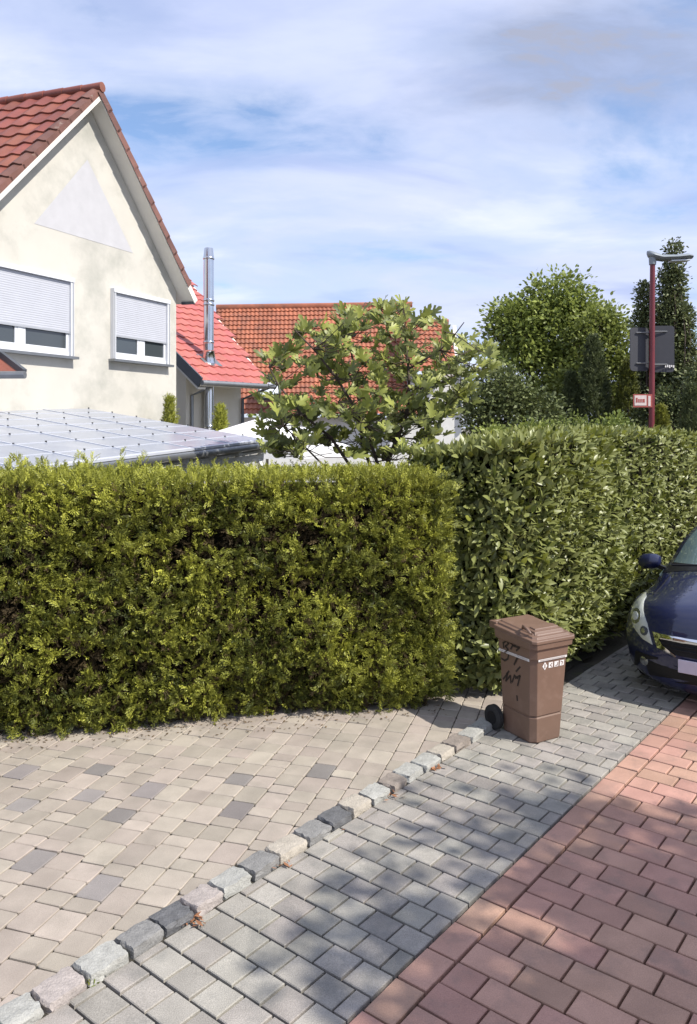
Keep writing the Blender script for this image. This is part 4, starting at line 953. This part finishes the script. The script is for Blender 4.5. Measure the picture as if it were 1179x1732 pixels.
for k in range(9):
    e = P3 + Pd * (0.15 + k * 0.62) - nP * 0.10; i0 = e - WN * 3.2 + Vector((0, 0, 0.44))
    MB().beam(e - WN * 0.05, i0, 0.075, 0.15, nP).build('rafter', 'white_paint', perg)
    # rounded corbel under each rafter end
    poly = [e + Vector((0, 0, -.07)), e - WN * .34 + Vector((0, 0, -.03))]
    poly += [e - WN * (.34 - .30 * math.sin(q_ * math.pi / 12) * 1.0) + Vector((0, 0, -.05 - .30 * (1 - math.cos(q_ * math.pi / 12)) - .02 * q_)) for q_ in range(6, 0, -1)]
    MB().prism(poly, WD * 0.07).build('corbel', 'white_paint', perg)
for k in (0.25, 3.1, 5.4):
    p = P3 + Pd * k - WN * .18; MB().box(p.x - .06, p.x + .06, p.y - .06, p.y + .06, 0, p.z - .33).build('post', 'white_paint', perg, bevel=0.006)
pc = at(452, 703, 15.2); para = empty('parasol', (pc.x, pc.y, 0), 'white garden parasol behind the pergola and fig leaves', 'parasol')
cv = MB(); nseg = 8; ring = [Vector((pc.x, pc.y, pc.z)) + Vector((math.cos(2 * math.pi * (k + .5) / nseg) * 1.75, math.sin(2 * math.pi * (k + .5) / nseg) * 1.75, -0.62)) for k in range(nseg)]
mid_ = [pc.lerp(ring[k], .55) + Vector((0, 0, .05)) for k in range(nseg)]
cv.v = [tuple(pc)] + [tuple(p) for p in mid_] + [tuple(p) for p in ring] + [tuple(p + Vector((0, 0, -.16))) for p in ring]
cv.f = [(0, 1 + k, 1 + (k + 1) % 8) for k in range(8)] + [(1 + k, 9 + k, 9 + (k + 1) % 8, 1 + (k + 1) % 8) for k in range(8)] + [(9 + k, 17 + k, 17 + (k + 1) % 8, 9 + (k + 1) % 8) for k in range(8)]
cv.build('canopy', 'cloth', para); MB().tube([(pc.x, pc.y, 0), pc], 0.028, 10).build('pole', 'white_paint', para, smooth=True)
for k in range(8): MB().tube([pc + Vector((0, 0, -.06)), ring[k] + Vector((0, 0, -.03))], 0.01, 5).build('rib', 'white_paint', para)

# ================================================================== LAMP POST WITH SIGNS
LDp = 17.0; lk = LDp / F; lb = at(1101.5, 720, LDp); lamp = empty('street_lamp', (lb.x, lb.y, 0), 'maroon lamp post with grey flat lamp head above the laurel hedge', 'street lamp')
zt = at(1100, 440, LDp).z
MB().tube([(lb.x, lb.y, 0), (lb.x + .01, lb.y, 3.2), (lb.x + .03, lb.y, zt)], [0.068, 0.062, 0.055], 14).build('pole', 'pole', lamp, smooth=True)
hx = lb.x + .03; hb = MB()
secs = [(-9, 428, 3, 4), (-6, 430, 7, 7), (2, 433, 9, 8), (15, 436.5, 10, 6), (40, 436, 11, 5.5), (58, 434, 11, 5.5), (66, 434.5, 8, 4)]
vs_ = []
for (dx, py, wy, hz) in secs:
    c = Vector((hx + dx * lk, lb.y, at(0, py, LDp).z)); w_, h_ = wy * lk * 1.1, hz * lk
    for k in range(10):
        a = 2 * math.pi * k / 10; vs_.append(tuple(c + Vector((0, math.cos(a) * w_, math.sin(a) * h_ * 0.9))))
hb.v = vs_; hb.f = [(i * 10 + k, i * 10 + (k + 1) % 10, (i + 1) * 10 + (k + 1) % 10, (i + 1) * 10 + k) for i in range(len(secs) - 1) for k in range(10)] + [tuple(range(9, -1, -1)), tuple((len(secs) - 1) * 10 + k for k in range(10))]
hb.build('lamp_head', 'lampgrey', lamp, smooth=True)
MB().tube([(hx, lb.y, zt - .10), (hx, lb.y, zt + .10)], [0.075, 0.085], 14).build('collar', 'lampgrey', lamp, smooth=True)
c = Vector((hx + 45 * lk, lb.y, at(0, 441.5, LDp).z)); MB().obox(c, (16 * lk, 0, .01), (0, 8 * lk, 0), (0, 0, .012)).build('lens', 'lens', lamp)
def panel(name, x0, x1, y0, y1, dz, mat, parent, turn=0.0, th=0.025, depth=0.10, rad=0.07):
    c = at((x0 + x1) / 2, (y0 + y1) / 2, LDp); c.y += depth; w_ = (x1 - x0) * lk / 2; h_ = (y1 - y0) * lk / 2
    ex = Vector((math.cos(turn), math.sin(turn), 0)); poly = []
    for sx_, sz_, a0 in ((1, 1, 0), (-1, 1, 90), (-1, -1, 180), (1, -1, 270)):
        for q_ in (0, 30, 60, 90):
            a = R(a0 + q_); poly.append(c + ex * (sx_ * (w_ - rad) + rad * math.cos(a)) + Vector((0, 0, sz_ * (h_ - rad) + rad * math.sin(a))))
    return MB().prism(poly, Vector((-ex.y, ex.x, 0)) * th).build(name, mat, parent)
sg = empty('traffic_sign', (lb.x - .2, lb.y + .1, 0), 'left charcoal sign panel seen from behind on the lamp post', 'sign'); panel('sign_panel', 1068, 1101, 553, 627, 0, 'signback', sg, R(8))
for py in (562, 614): MB().tube([(lb.x - .30, lb.y + .07, at(0, py, LDp).z), (lb.x + .06, lb.y + .07, at(0, py, LDp).z)], 0.014, 6).build('bracket', 'zinc', sg)
sg = empty('traffic_sign', (lb.x + .3, lb.y + .1, 0), 'right charcoal sign panel with small white print on its back', 'sign'); o = panel('sign_panel', 1104, 1143, 550, 629, 0, 'signback', sg, R(-8))
for py in (560, 616): MB().tube([(lb.x - .02, lb.y + .075, at(0, py, LDp).z), (lb.x + .38, lb.y + .075, at(0, py, LDp).z)], 0.014, 6).build('bracket', 'zinc', sg)
pp = MB()
for k in range(5):
    c = at(1127.5 + k * 3.4, 619.5, LDp); c.y += 0.10 - 0.0 - 0.05; pp.obox(c + Vector((0, 0, .01 * (k % 2))), (0.014, 0, 0), (0, .002, 0), (0, 0, .02 + .006 * ((k * 7) % 3)))
pp.build('small_print', 'print', sg)
sn = empty('street_name_sign', (lb.x - .25, lb.y - .08, 0), 'small red and white street-name plate on the maroon pole', 'sign')
def snb(x0, x1, y0, y1, off, mat, nm):
    a, b = at(x0, y1, LDp), at(x1, y0, LDp); return MB().box(a.x, b.x, lb.y - .08 - off, lb.y - .06, a.z, b.z).build(nm, mat, sn)
snb(1069, 1101, 667, 689, 0, 'signred', 'plate'); snb(1071, 1091, 669, 686, .006, 'signwhite', 'face'); 
for k, (xa, xb) in enumerate([(1073, 1076), (1077, 1079.5), (1080.5, 1083), (1084, 1088)]): snb(xa, xb, 675 - (k == 0) * 2, 681, .009, 'signred', 'lettering')
snb(1094, 1098, 670, 687, .006, 'signwhite', 'arrow_panel')

# ================================================================== BROWN WHEELED BIN
brz = math.atan2(0.49, 0.87); bw_, bd_ = Vector((math.cos(brz), math.sin(brz), 0)), Vector((-math.sin(brz), math.cos(brz), 0))
bc = Vector((1.571, 6.811, 0)) + bw_ * 0.17 + bd_ * 0.21
bc = bc + Vector((0.05, 0.0, 0))
binr = empty('wheeled_bin', bc, 'brown wheeled waste bin with black scrawl standing before the laurel corner', 'waste bin', rz=brz); binr.scale = (1.06, 1.06, 1.07)
BZ = 0.85
def bin_ring(z, inset=0.0, bev=0.045):
    f = z / BZ; hw = 0.170 + 0.042 * f - inset; yf = -0.205 - 0.055 * f + inset; yb = 0.20 + 0.01 * f - inset
    return [(-hw + bev, yf, z), (hw - bev, yf, z), (hw, yf + bev, z), (hw, yb - bev, z), (hw - bev, yb, z), (-hw + bev, yb, z), (-hw, yb - bev, z), (-hw, yf + bev, z)]
def loft(rings, cap0=True, cap1=True):
    mb = MB(); n = len(rings[0])
    for r_ in rings: mb.v += [tuple(p) for p in r_]
    for i in range(len(rings) - 1):
        for k in range(n): mb.f.append((i * n + k, i * n + (k + 1) % n, (i + 1) * n + (k + 1) % n, (i + 1) * n + k))
    if cap0: mb.f.append(tuple(range(n - 1, -1, -1)))
    if cap1: mb.f.append(tuple((len(rings) - 1) * n + k for k in range(n)))
    return mb
rings = [bin_ring(0.0, 0.008), bin_ring(0.012), bin_ring(0.212), bin_ring(0.2165, 0.010), bin_ring(0.2265, 0.010), bin_ring(0.231), bin_ring(0.70), bin_ring(0.705, -0.006), bin_ring(0.79, -0.008), bin_ring(0.795, -0.028), bin_ring(BZ, -0.03)]
rings[-1] = [(x, y, z + 0.030 * (y + 0.29) / 0.53) for x, y, z in rings[-1]]; rings[-2] = [(x, y, z + 0.02 * (y + 0.29) / 0.53) for x, y, z in rings[-2]]
loft(rings).build('body', 'bin', binr, False, bevel=0.004)
def lid_ring(z0, grow, tilt=0.036, cut=0.03):
    hw = 0.232 + grow; yf = -0.292 - grow; yb = 0.235 + grow * .3; zz_ = lambda y: z0 + (y - yf) / (yb - yf) * tilt
    return [(x, y, zz_(y)) for x, y in ((-hw + cut, yf), (hw - cut, yf), (hw, yf + cut), (hw, yb - cut), (hw - cut, yb), (-hw + cut, yb), (-hw, yb - cut), (-hw, yf + cut))]
lid = loft([lid_ring(0.835, -0.004), lid_ring(0.845, 0.006), lid_ring(0.868, 0.006), lid_ring(0.873, 0.0), lid_ring(0.876, -0.022), lid_ring(0.893, -0.030), lid_ring(0.896, -0.055), lid_ring(0.908, -0.065)]).build('lid', 'bin', binr, False, bevel=0.004)
LZ = lambda y: 0.908 + (y + 0.24) / 0.475 * 0.036
for (xa, xb, ya, yb, h) in ((-0.165, 0.165, -0.225, -0.06, 0.014), (-0.13, 0.15, -0.19, -0.10, 0.026)):
    MB().hexa([(xa, ya, LZ(ya) - .01), (xb, ya, LZ(ya) - .01), (xb, yb, LZ(yb) - .01), (xa, yb, LZ(yb) - .01), (xa + .012, ya + .012, LZ(ya) + h), (xb - .012, ya + .012, LZ(ya) + h), (xb - .012, yb - .012, LZ(yb) + h), (xa + .012, yb - .012, LZ(yb) + h)]).build('lid_step', 'bin', lid, False, bevel=0.004)
MB().tube([(-.19, -.20, LZ(-.2) + .004), (-.20, -.17, LZ(-.17) + .035), (-.18, -.10, LZ(-.1) + .035), (-.16, -.07, LZ(-.07) + .004)], 0.011, 8).build('lid_grip', 'bin', lid, False, smooth=True)
MB().tube([(-.2, .275, .905), (.2, .275, .905)], 0.019, 12).build('handle_bar', 'bin', binr, False, smooth=True)
for x in (-.2, .2): MB().box(x - .022, x + .022, .195, .29, .865, .925).build('hinge', 'bin', binr, False, bevel=0.008)
for x in (-.225, .225):
    w_ = MB().tube([(x - .026, .22, .105), (x - .02, .22, .105), (x + .02, .22, .105), (x + .026, .22, .105)], [.092, .104, .104, .092], 26).build('wheel', 'rubber', binr, False, smooth=True)
    MB().tube([(x - .031, .22, .105), (x + .031, .22, .105)], [.055, .055], 18).build('hub', 'dark', w_, False, smooth=True)
MB().tube([(-.22, .22, .105), (.22, .22, .105)], .013, 8).build('axle', 'dark', binr, False, smooth=True)
def left_side(p, z, off=0.0025):    # p 0 = back, 1 = front
    off = max(off, 0.0105) if z > 0.685 else off
    f = z / BZ; y0, y1 = 0.20 + .01 * f - .045, -0.205 - .055 * f + .045
    return Vector((-(0.170 + 0.042 * f) - off, y0 + (y1 - y0) * p, z))
def front_side(p, z, off=0.0025):   # p 0 = left, 1 = right
    f = z / BZ; hw = 0.170 + .042 * f - .045
    return Vector((-hw + 2 * hw * p, -(0.205 + .055 * f) - off, z))
def ribbon(mb, fn, pts, w, off=0.0025):
    for (p0, z0), (p1, z1) in zip(pts, pts[1:]):
        a, b = fn(p0, z0, off), fn(p1, z1, off); d = b - a; n_ = (fn(p0 + .1, z0, off) - fn(p0, z0, off)).cross(fn(p0, z0 + .1, off) - fn(p0, z0, off)).normalized(); s = d.cross(n_).normalized() * w / 2
        e = d.normalized() * w * .3; a -= e; b += e
        q = [a - s, b - s, b + s, a + s]
        mb.add(q, [(0, 1, 2, 3)])
def cr(x, y):    # from the enlarged photograph to the side face
    p = (x - 360) / 270; top = 330 + 140 * p; bot = 1330 + 60 * p; return (p, max(.01, (bot - y) / (bot - top) * 0.80))
for st in ([(405, 440), (400, 390), (432, 372), (452, 400), (420, 428), (445, 462), (412, 495)], [(470, 400), (525, 408), (498, 432), (548, 452), (520, 480)], [(372, 555), (400, 580), (432, 562), (442, 520)], [(535, 535), (490, 622)], [(455, 380), (490, 420), (470, 460)],
           [(545, 648), (508, 692)], [(380, 775), (425, 718), (405, 795), (452, 735), (455, 812)], [(468, 800), (492, 732), (522, 762)], [(520, 835), (545, 735), (500, 760)], [(440, 690), (415, 720)], [(512, 940), (515, 985)]):
    ink = MB(); ribbon(ink, left_side, [cr(*q) for q in st], 0.016); ink.build('scrawl_stroke', 'ink', binr, False)
pr_ = MB(); ribbon(pr_, left_side, [(0.0, .70), (1.0, .70)], 0.022, 0.010); ribbon(pr_, front_side, [(0.02, .70), (.98, .70)], 0.018, 0.010)
pr_.build('reflective_band', 'print', binr, False)
dk = MB()
for k in range(26): ribbon(dk, left_side, [(0.04 + k * .036, .694), (0.052 + k * .036, .706)], 0.004, 0.012)
for k in range(22): ribbon(dk, front_side, [(0.05 + k * .041, .695), (0.063 + k * .041, .705)], 0.004, 0.012)
dk.build('band_lettering', 'bin', binr, False)
ic = MB(); cx_, zc_ = .25, .645
ic.add([front_side(cx_ - .085, zc_), front_side(cx_, zc_ - .034), front_side(cx_ + .085, zc_), front_side(cx_, zc_ + .034)], [(0, 1, 2, 3)])
for k in range(3):
    c_x = .46 + k * .20; ic.add([front_side(c_x - .075, zc_ - .022), front_side(c_x + .075, zc_ - .022), front_side(c_x + .075, zc_ + .024), front_side(c_x - .075, zc_ + .024)], [(0, 1, 2, 3)])
ic.build('pictogram', 'print', binr, False)
ic = MB(); ribbon(ic, front_side, [(.25, .63), (.25, .66)], .010, .004)
ribbon(ic, front_side, [(.50, .630), (.44, .645), (.50, .660)], .007, .004); ribbon(ic, front_side, [(.63, .634), (.70, .634), (.70, .656)], .007, .004); ribbon(ic, front_side, [(.82, .660), (.88, .652), (.86, .632)], .007, .004)
ic.build('pictogram_lines', 'bin', binr, False)

# ================================================================== DARK BLUE CAR
CSC = 1.17
car = empty('parked_car', uv(8.0, -1.93, 0), 'dark blue hatchback parked beside the laurel hedge at the right edge', 'car', rz=RA); car.scale = (CSC,) * 3
rows = [(.14, .11, .72, .40, 0), (.04, .19, .80, .42, 0), (.0, .38, .835, .42, 0), (.0, .52, .845, .42, 0), (.02, .67, .835, .46, .0), (.07, .78, .815, .54, .015), (.17, .85, .79, .62, .05), (.40, .92, .775, .58, .09), (.71, .985, .775, .42, .115), (.98, 1.025, .785, .27, .125),
        (1.10, 1.055, .75, .34, .06), (1.45, 1.245, .69, .30, .04), (1.80, 1.395, .61, .2, .05), (2.1, 1.46, .58, .06, .06), (2.7, 1.48, .575, 0, .06), (3.3, 1.43, .555, -.05, .06), (3.55, 1.36, .555, -.08, .05), (3.78, 1.05, .67, -.12, .03), (3.92, .88, .75, -.25, 0), (3.98, .6, .81, -.35, 0), (3.95, .35, .81, -.35, 0), (3.85, .2, .77, -.35, 0)]
ns_ = 12
def cpt(row, s): x, z, w_, sb_, dr_ = row; return Vector((x + sb_ * abs(s) ** 3.2, w_ * s, z - dr_ * abs(s) ** 2.6))
def catmull(rows, m=4):
    out = []
    for i in range(len(rows) - 1):
        p0, p1, p2, p3 = (np.array(rows[max(i - 1, 0)]), np.array(rows[i]), np.array(rows[i + 1]), np.array(rows[min(i + 2, len(rows) - 1)]))
        for k in range(m):
            t = k / m; out.append(tuple(0.5 * ((2 * p1) + (-p0 + p2) * t + (2 * p0 - 5 * p1 + 4 * p2 - p3) * t * t + (-p0 + 3 * p1 - 3 * p2 + p3) * t ** 3)))
    out.append(tuple(rows[-1])); return out
fr_rows = catmull(rows[:10], 4); cab_rows = catmull(rows[9:18], 3); re_rows = catmull(rows[17:], 3)
def sheet(rws, lo=-1.0, hi=1.0, n=2 * ns_, lift=0.0):
    mb = MB(); m = n + 1
    for r_ in rws: mb.v += [tuple(cpt(r_, lo + (hi - lo) * k / n) + Vector((0, 0, lift))) for k in range(m)]
    mb.f = [(i * m + k, i * m + k + 1, (i + 1) * m + k + 1, (i + 1) * m + k) for i in range(len(rws) - 1) for k in range(n)]; return mb
def flipped(mb): mb.f = [f[::-1] for f in mb.f]; return mb
body = sheet(fr_rows + re_rows[0:0])
def join(mb, o): mb.add(o.v, o.f)
join(body, sheet(re_rows)); 
roof_rows = [r_ for r_ in cab_rows if 1.88 <= r_[0] <= 3.5]; join(body, sheet(roof_rows))
# flanks: from the nose corner to the tail corner, sill to belt
fe = [cpt(r_, 1.0) for r_ in fr_rows]; topline = [p for p in fe if p.z > .70 and p.x > .55]
belt_x = np.array([p.x for p in topline] + [1.6, 2.4, 3.0, 3.5, 3.66]); belt_y = np.array([p.y for p in topline] + [.79, .79, .78, .745, .67]); belt_z = np.array([p.z for p in topline] + [.92, .95, .97, 1.0, 1.02])
o_ = np.argsort(belt_x); belt_x, belt_y, belt_z = belt_x[o_], belt_y[o_], belt_z[o_]
x0_ = fe[8].x
for sg_ in (1, -1):
    fl = MB(); cols_ = np.linspace(0.50, 3.62, 64); nz = 12
    for x in cols_:
        yt, ztp = np.interp(x, belt_x, belt_y), np.interp(x, belt_x, belt_z)
        if x < belt_x[0]: yt, ztp = .815, .70 + (x - .5) * .3
        yb_ = np.interp(x, [.5, .62, 1.0, 3.2, 3.62], [.80, .82, .83, .83, .79])
        for k in range(nz + 1):
            f = k / nz; z = .20 + (ztp - .20) * f; y = yb_ + (yt - yb_) * f + 0.045 * math.sin(math.pi * f) * np.interp(x, [.5, .9, 3.3, 3.62], [.35, 1, 1, .35])
            fl.v.append((x, sg_ * y, z))
    m = nz + 1
    for i in range(len(cols_) - 1):
        for k in range(nz):
            q = [i * m + k, (i + 1) * m + k, (i + 1) * m + k + 1, i * m + k + 1]; c = [sum(fl.v[j][a] for j in q) / 4 for a in (0, 2)]
            if any((c[0] - wx) ** 2 + (c[1] - .30) ** 2 < .345 ** 2 for wx in (.80, 3.30)): continue
            fl.f.append(tuple(q if sg_ > 0 else q[::-1])[::-1])
    join(body, fl)
    # pillars
    for xa, xb in ((2.38, 2.50), (3.42, 3.62)):
        def cab(x, f):
            rt = [cpt(r_, 1.0) for r_ in cab_rows]; xs_ = [p.x for p in rt]
            yr, zr = np.interp(x, xs_, [p.y for p in rt]), np.interp(x, xs_, [p.z for p in rt]); yb2, zb2 = np.interp(x, belt_x, belt_y), np.interp(x, belt_x, belt_z)
            return Vector((x, sg_ * (yb2 + (yr - yb2) * f), zb2 + (zr - zb2) * f))
        pl_ = MB()
        pl_.v = [tuple(cab(x, f) + Vector((0, sg_ * .006, 0))) for x in (xa, xb) for f in (0, .25, .5, .75, 1)]; pl_.f = [(k, k + 1, 6 + k, 5 + k) for k in range(4)]
        join(body, pl_)
bo = body.build('body', 'paint', car, False, smooth=True)
for sg_ in (1, -1):
    rr_c = [r_ for r_ in cab_rows if 1.0 <= r_[0] <= 2.0]; sheet(rr_c, sg_ * .93, sg_ * 1.0, 2, .006).build('windscreen_pillar', 'paint', car, False, smooth=True)
sheet([r_ for r_ in cab_rows if 1.02 <= r_[0] <= 1.95], -.95, .95, 16).build('windscreen', 'carglass', car, False, smooth=True)
sheet([r_ for r_ in cab_rows if 3.45 <= r_[0]], -.9, .9, 12, .002).build('rear_window', 'carglass', car, False, smooth=True)
for sg_ in (1, -1):
    sw = MB(); rt = [cpt(r_, 1.0) for r_ in cab_rows]; xs_ = [p.x for p in rt]
    xs2 = np.linspace(1.2, 3.55, 14)
    for x in xs2:
        yr, zr = np.interp(x, xs_, [p.y for p in rt]), np.interp(x, xs_, [p.z for p in rt]); yb2, zb2 = np.interp(x, belt_x, belt_y), np.interp(x, belt_x, belt_z)
        sw.v += [(x, sg_ * yb2, zb2), (x, sg_ * yr, zr)]
    sw.f = [(2 * k, 2 * k + 1, 2 * k + 3, 2 * k + 2) for k in range(13)]; sw.build('side_window', 'carglass', car, False, smooth=True)
    mi = MB(); mx, my, mz = 1.34, sg_ * .92, 1.0
    for k in range(7):
        a = math.pi * k / 6; rr3 = math.sin(a) ** .6
        for j in range(10):
            b = 2 * math.pi * j / 10; mi.v.append((mx + .085 * rr3 * math.cos(b), my - sg_ * .115 * math.cos(a), mz + .082 * rr3 * math.sin(b) + .01 * math.cos(a)))
    mi.f = [(i * 10 + j, i * 10 + (j + 1) % 10, (i + 1) * 10 + (j + 1) % 10, (i + 1) * 10 + j) for i in range(6) for j in range(10)]
    mo = mi.build('wing_mirror', 'paint', car, False, smooth=True)
    MB().beam((mx, sg_ * .76, .935), (mx, my - sg_ * .05, .97), .05, .04).build('mirror_arm', 'dark', mo, False)
    for wx in (.80, 3.30):
        wh = MB().tube([(wx, sg_ * .60, .30), (wx, sg_ * .62, .30), (wx, sg_ * .79, .30), (wx, sg_ * .81, .30)], [.28, .30, .30, .275], 30).build('wheel', 'rubber', car, False, smooth=True)
        MB().tube([(wx, sg_ * .78, .30), (wx, sg_ * .817, .30)], [.20, .195], 24).build('rim', 'rail', wh, False, smooth=True)
MB().box(.45, 3.6, -.58, .58, .17, .60).build('underbody', 'dark', car, False)
bvh = BVHTree.FromPolygons([Vector(v) for v in body.v], body.f)
def inside(p, poly):
    r_ = False; j = len(poly) - 1
    for i in range(len(poly)):
        if (poly[i][1] > p[1]) != (poly[j][1] > p[1]) and p[0] < (poly[j][0] - poly[i][0]) * (p[1] - poly[i][1]) / (poly[j][1] - poly[i][1]) + poly[i][0]: r_ = not r_
        j = i
    return r_
def drape(poly, off, name, mat, parent, bulge=0.0, rings_=7, dirv=(1, 0, -0.12)):
    """a panel with the outline poly (y, z seen from the front) laid on the body surface"""
    dense = []
    for i in range(len(poly)):
        a, b = np.array(poly[i]), np.array(poly[(i + 1) % len(poly)])
        for k in range(4): dense.append(a + (b - a) * k / 4)
    c = np.mean(dense, 0); mb = MB(); n = len(dense); dv = Vector(dirv).normalized()
    def hit(y, z, o):
        s0 = Vector((0, y, z)) - dv * 3; h = bvh.ray_cast(s0, dv)
        if h[0] is None: h = (Vector((0.3, y, z)), Vector((-1, 0, 0)))
        nn_ = h[1] if h[1].dot(dv) < 0 else -h[1]; return h[0] + nn_ * o
    for q in range(rings_ + 1):
        f = 1 - q / rings_
        for p in dense: y, z = c + (p - c) * max(f, .01); mb.v.append(tuple(hit(y, z, off + bulge * (1 - f ** 2))))
    edge = [hit(p[0], p[1], -0.004) for p in dense]
    for q in range(rings_):
        for k in range(n): mb.f.append((q * n + k, q * n + (k + 1) % n, (q + 1) * n + (k + 1) % n, (q + 1) * n + k))
    b0 = len(mb.v); mb.v += [tuple(p) for p in edge]
    for k in range(n): mb.f.append((b0 + k, b0 + (k + 1) % n, (k + 1) % n, k))
    return mb.build(name, mat, parent, False, smooth=True)
for sg_ in (1, -1):
    hl = [(.50 * sg_, .50), (.60 * sg_, .525), (.725 * sg_, .60), (.798 * sg_, .70), (.795 * sg_, .80), (.755 * sg_, .89), (.70 * sg_, .87), (.645 * sg_, .77), (.565 * sg_, .665)]
    h_ = drape(hl, .006, 'headlight', 'lampglass', car, .012)
    def disc(y, z, r_, nm, mat, off): return drape([(y + r_ * math.cos(a), z + r_ * math.sin(a)) for a in np.linspace(0, 2 * math.pi, 11)[:-1]], off, nm, mat, h_, .004, 3)
    disc(.70 * sg_, .70, .066, 'main_beam', 'reflector', .018); disc(.70 * sg_, .70, .036, 'bulb', 'lampglass', .026); disc(.585 * sg_, .60, .04, 'inner_beam', 'anthracite', .018); disc(.585 * sg_, .60, .022, 'bulb', 'reflector', .024)
    drape([((.60 + .05 * math.cos(a)) * sg_, .335 + .045 * math.sin(a)) for a in np.linspace(0, 2 * math.pi, 11)[:-1]], .006, 'fog_lamp', 'reflector', car, .006, 4)
    drape([(.71 * sg_, .25), (.745 * sg_, .25), (.69 * sg_, .40), (.45 * sg_, .40), (.45 * sg_, .385), (.665 * sg_, .38)], .008, 'bumper_crease', 'dark', car, 0, 3)
drape([(-.50, .60), (.50, .60), (.46, .50), (.30, .455), (-.30, .455), (-.46, .50)], .004, 'grille', 'dark', car, 0, 8)
drape([(-.47, .612), (.47, .612), (.45, .565), (-.45, .565)], .016, 'chrome_bar', 'chrome', car, .006, 5)
for z in (.535, .50): drape([(-.42, z + .007), (.42, z + .007), (.42, z - .007), (-.42, z - .007)], .012, 'grille_slat', 'dark', car, .004, 3)
for sg_ in (1, -1): drape([(.495 * sg_, .612), (.47 * sg_, .612), (.43 * sg_, .50), (.28 * sg_, .448), (.29 * sg_, .438), (.45 * sg_, .49)], .014, 'chrome_edge', 'chrome', car, .0, 3)
drape([(-.60, .36), (.60, .36), (.55, .22), (-.55, .22)], .004, 'lower_intake', 'dark', car, 0, 6)
MB().box(-.034, -.020, -.26, .26, .325, .435).build('number_plate', 'plate', car, False, bevel=.004)
for sg_ in (1, -1): MB().tube([cpt(r_, .80 * sg_) + Vector((0, 0, .001)) for r_ in fr_rows if .18 <= r_[0] <= 1.0], .0045, 5).build('bonnet_gap', 'dark', car, False)
MB().tube([(.985, .60, 1.045), (1.03, .2, 1.075), (1.05, -.1, 1.08)], .011, 6).build('wiper', 'dark', car, False)
sheet([r_ for r_ in catmull(rows[9:11], 4)], -.97, .97, 16, .004).build('cowl', 'dark', car, False)

# ================================================================== SMALL THINGS
for k, (px, py, n_) in enumerate([(318, 1556, 22), (736, 1300, 20), (658, 1346, 10), (470, 1462, 8), (575, 1398, 6)]):
    c = ground(px, py, 0.004); mb = MB(); rg = random.Random(k)
    for _ in range(n_):
        p = c + Vector((rg.gauss(0, .045), rg.gauss(0, .03), 0.004 + rg.random() * .012)); a = rg.random() * 6.28; l_ = .012 + rg.random() * .022
        d_ = Vector((math.cos(a), math.sin(a), rg.gauss(0, .25))) * l_; s_ = Vector((-math.sin(a), math.cos(a), rg.gauss(0, .3))) * l_ * .4
        mb.add([p - d_, p + s_, p + d_, p - s_], [(0, 1, 2, 3)])
    labs = ['dry orange leaves caught by the dark kerb sett', 'reddish leaf litter beside the far pale kerb setts', 'small brown leaf crumbs by the brownish kerb sett', 'few dry leaf bits below a grey kerb sett', 'few dry leaf bits by a dark kerb sett midway']
    o = mb.build('leaf_litter', 'deadleaf'); tag(o, labs[k], 'leaf litter', kind='stuff')
for k, (px, py) in enumerate([(224, 1612), (150, 1664), (262, 1572), (420, 1482)]):
    c = ground(px, py, 0.0); rg = np.random.default_rng(200 + k); n_ = 16
    P_ = np.array(tuple(c))[None] + rg.normal(size=(n_, 3)) * np.array([.022, .018, 0]); me = scatter_mesh('weed_tuft', LV, LF, P_, rg.normal(size=(n_, 3)) * .5 + np.array([0, 0, .8]), rg.normal(size=(n_, 3)), rg.uniform(.02, .045, n_), rg.uniform(.3, 1, n_), True)
    o = add_obj('weed_tuft', me, 'grass'); tag(o, ['green weed tuft in the joint between two pale kerb setts', 'small weed below the nearest rosy kerb sett', 'small weed by the olive-grey kerb sett', 'tiny weed beside the kerb further up'][k], 'weed')

# crumbs and fallen bits along the foot of the thuja hedge
mb = MB(); rg = random.Random(77)
for _ in range(420):
    p = T0 + TD * rg.uniform(1.5, TLEN) + TN * (rg.random() ** 2 * 0.30 - 0.08); p.z = DZ + 0.004 + rg.random() * 0.006; a = rg.random() * 6.28; l_ = .006 + rg.random() * .016
    d_ = Vector((math.cos(a), math.sin(a), rg.gauss(0, .2))) * l_; s_ = Vector((-math.sin(a), math.cos(a), rg.gauss(0, .2))) * l_ * .45; mb.add([p - d_, p + s_, p + d_, p - s_], [(0, 1, 2, 3)])
o = mb.build('hedge_litter', 'litter'); tag(o, 'dry brown clippings scattered along the foot of the thuja hedge', 'leaf litter', kind='stuff')

GROUPS = {'broadleaf_tree': 'leafy trees behind the laurel hedge', 'columnar_tree': 'columnar trees beside the lamp', 'garden_shrub': 'shrubs behind the laurel hedge', 'conical_conifer': 'conifers behind the laurel hedge',
          'young_conifer': 'young conifers behind the pergola', 'traffic_sign': 'sign panels on the lamp post', 'weed_tuft': 'weeds along the kerb'}
for o in scene.objects:
    if o.parent is None and o.name.split('.')[0] in GROUPS: o['group'] = GROUPS[o.name.split('.')[0]]
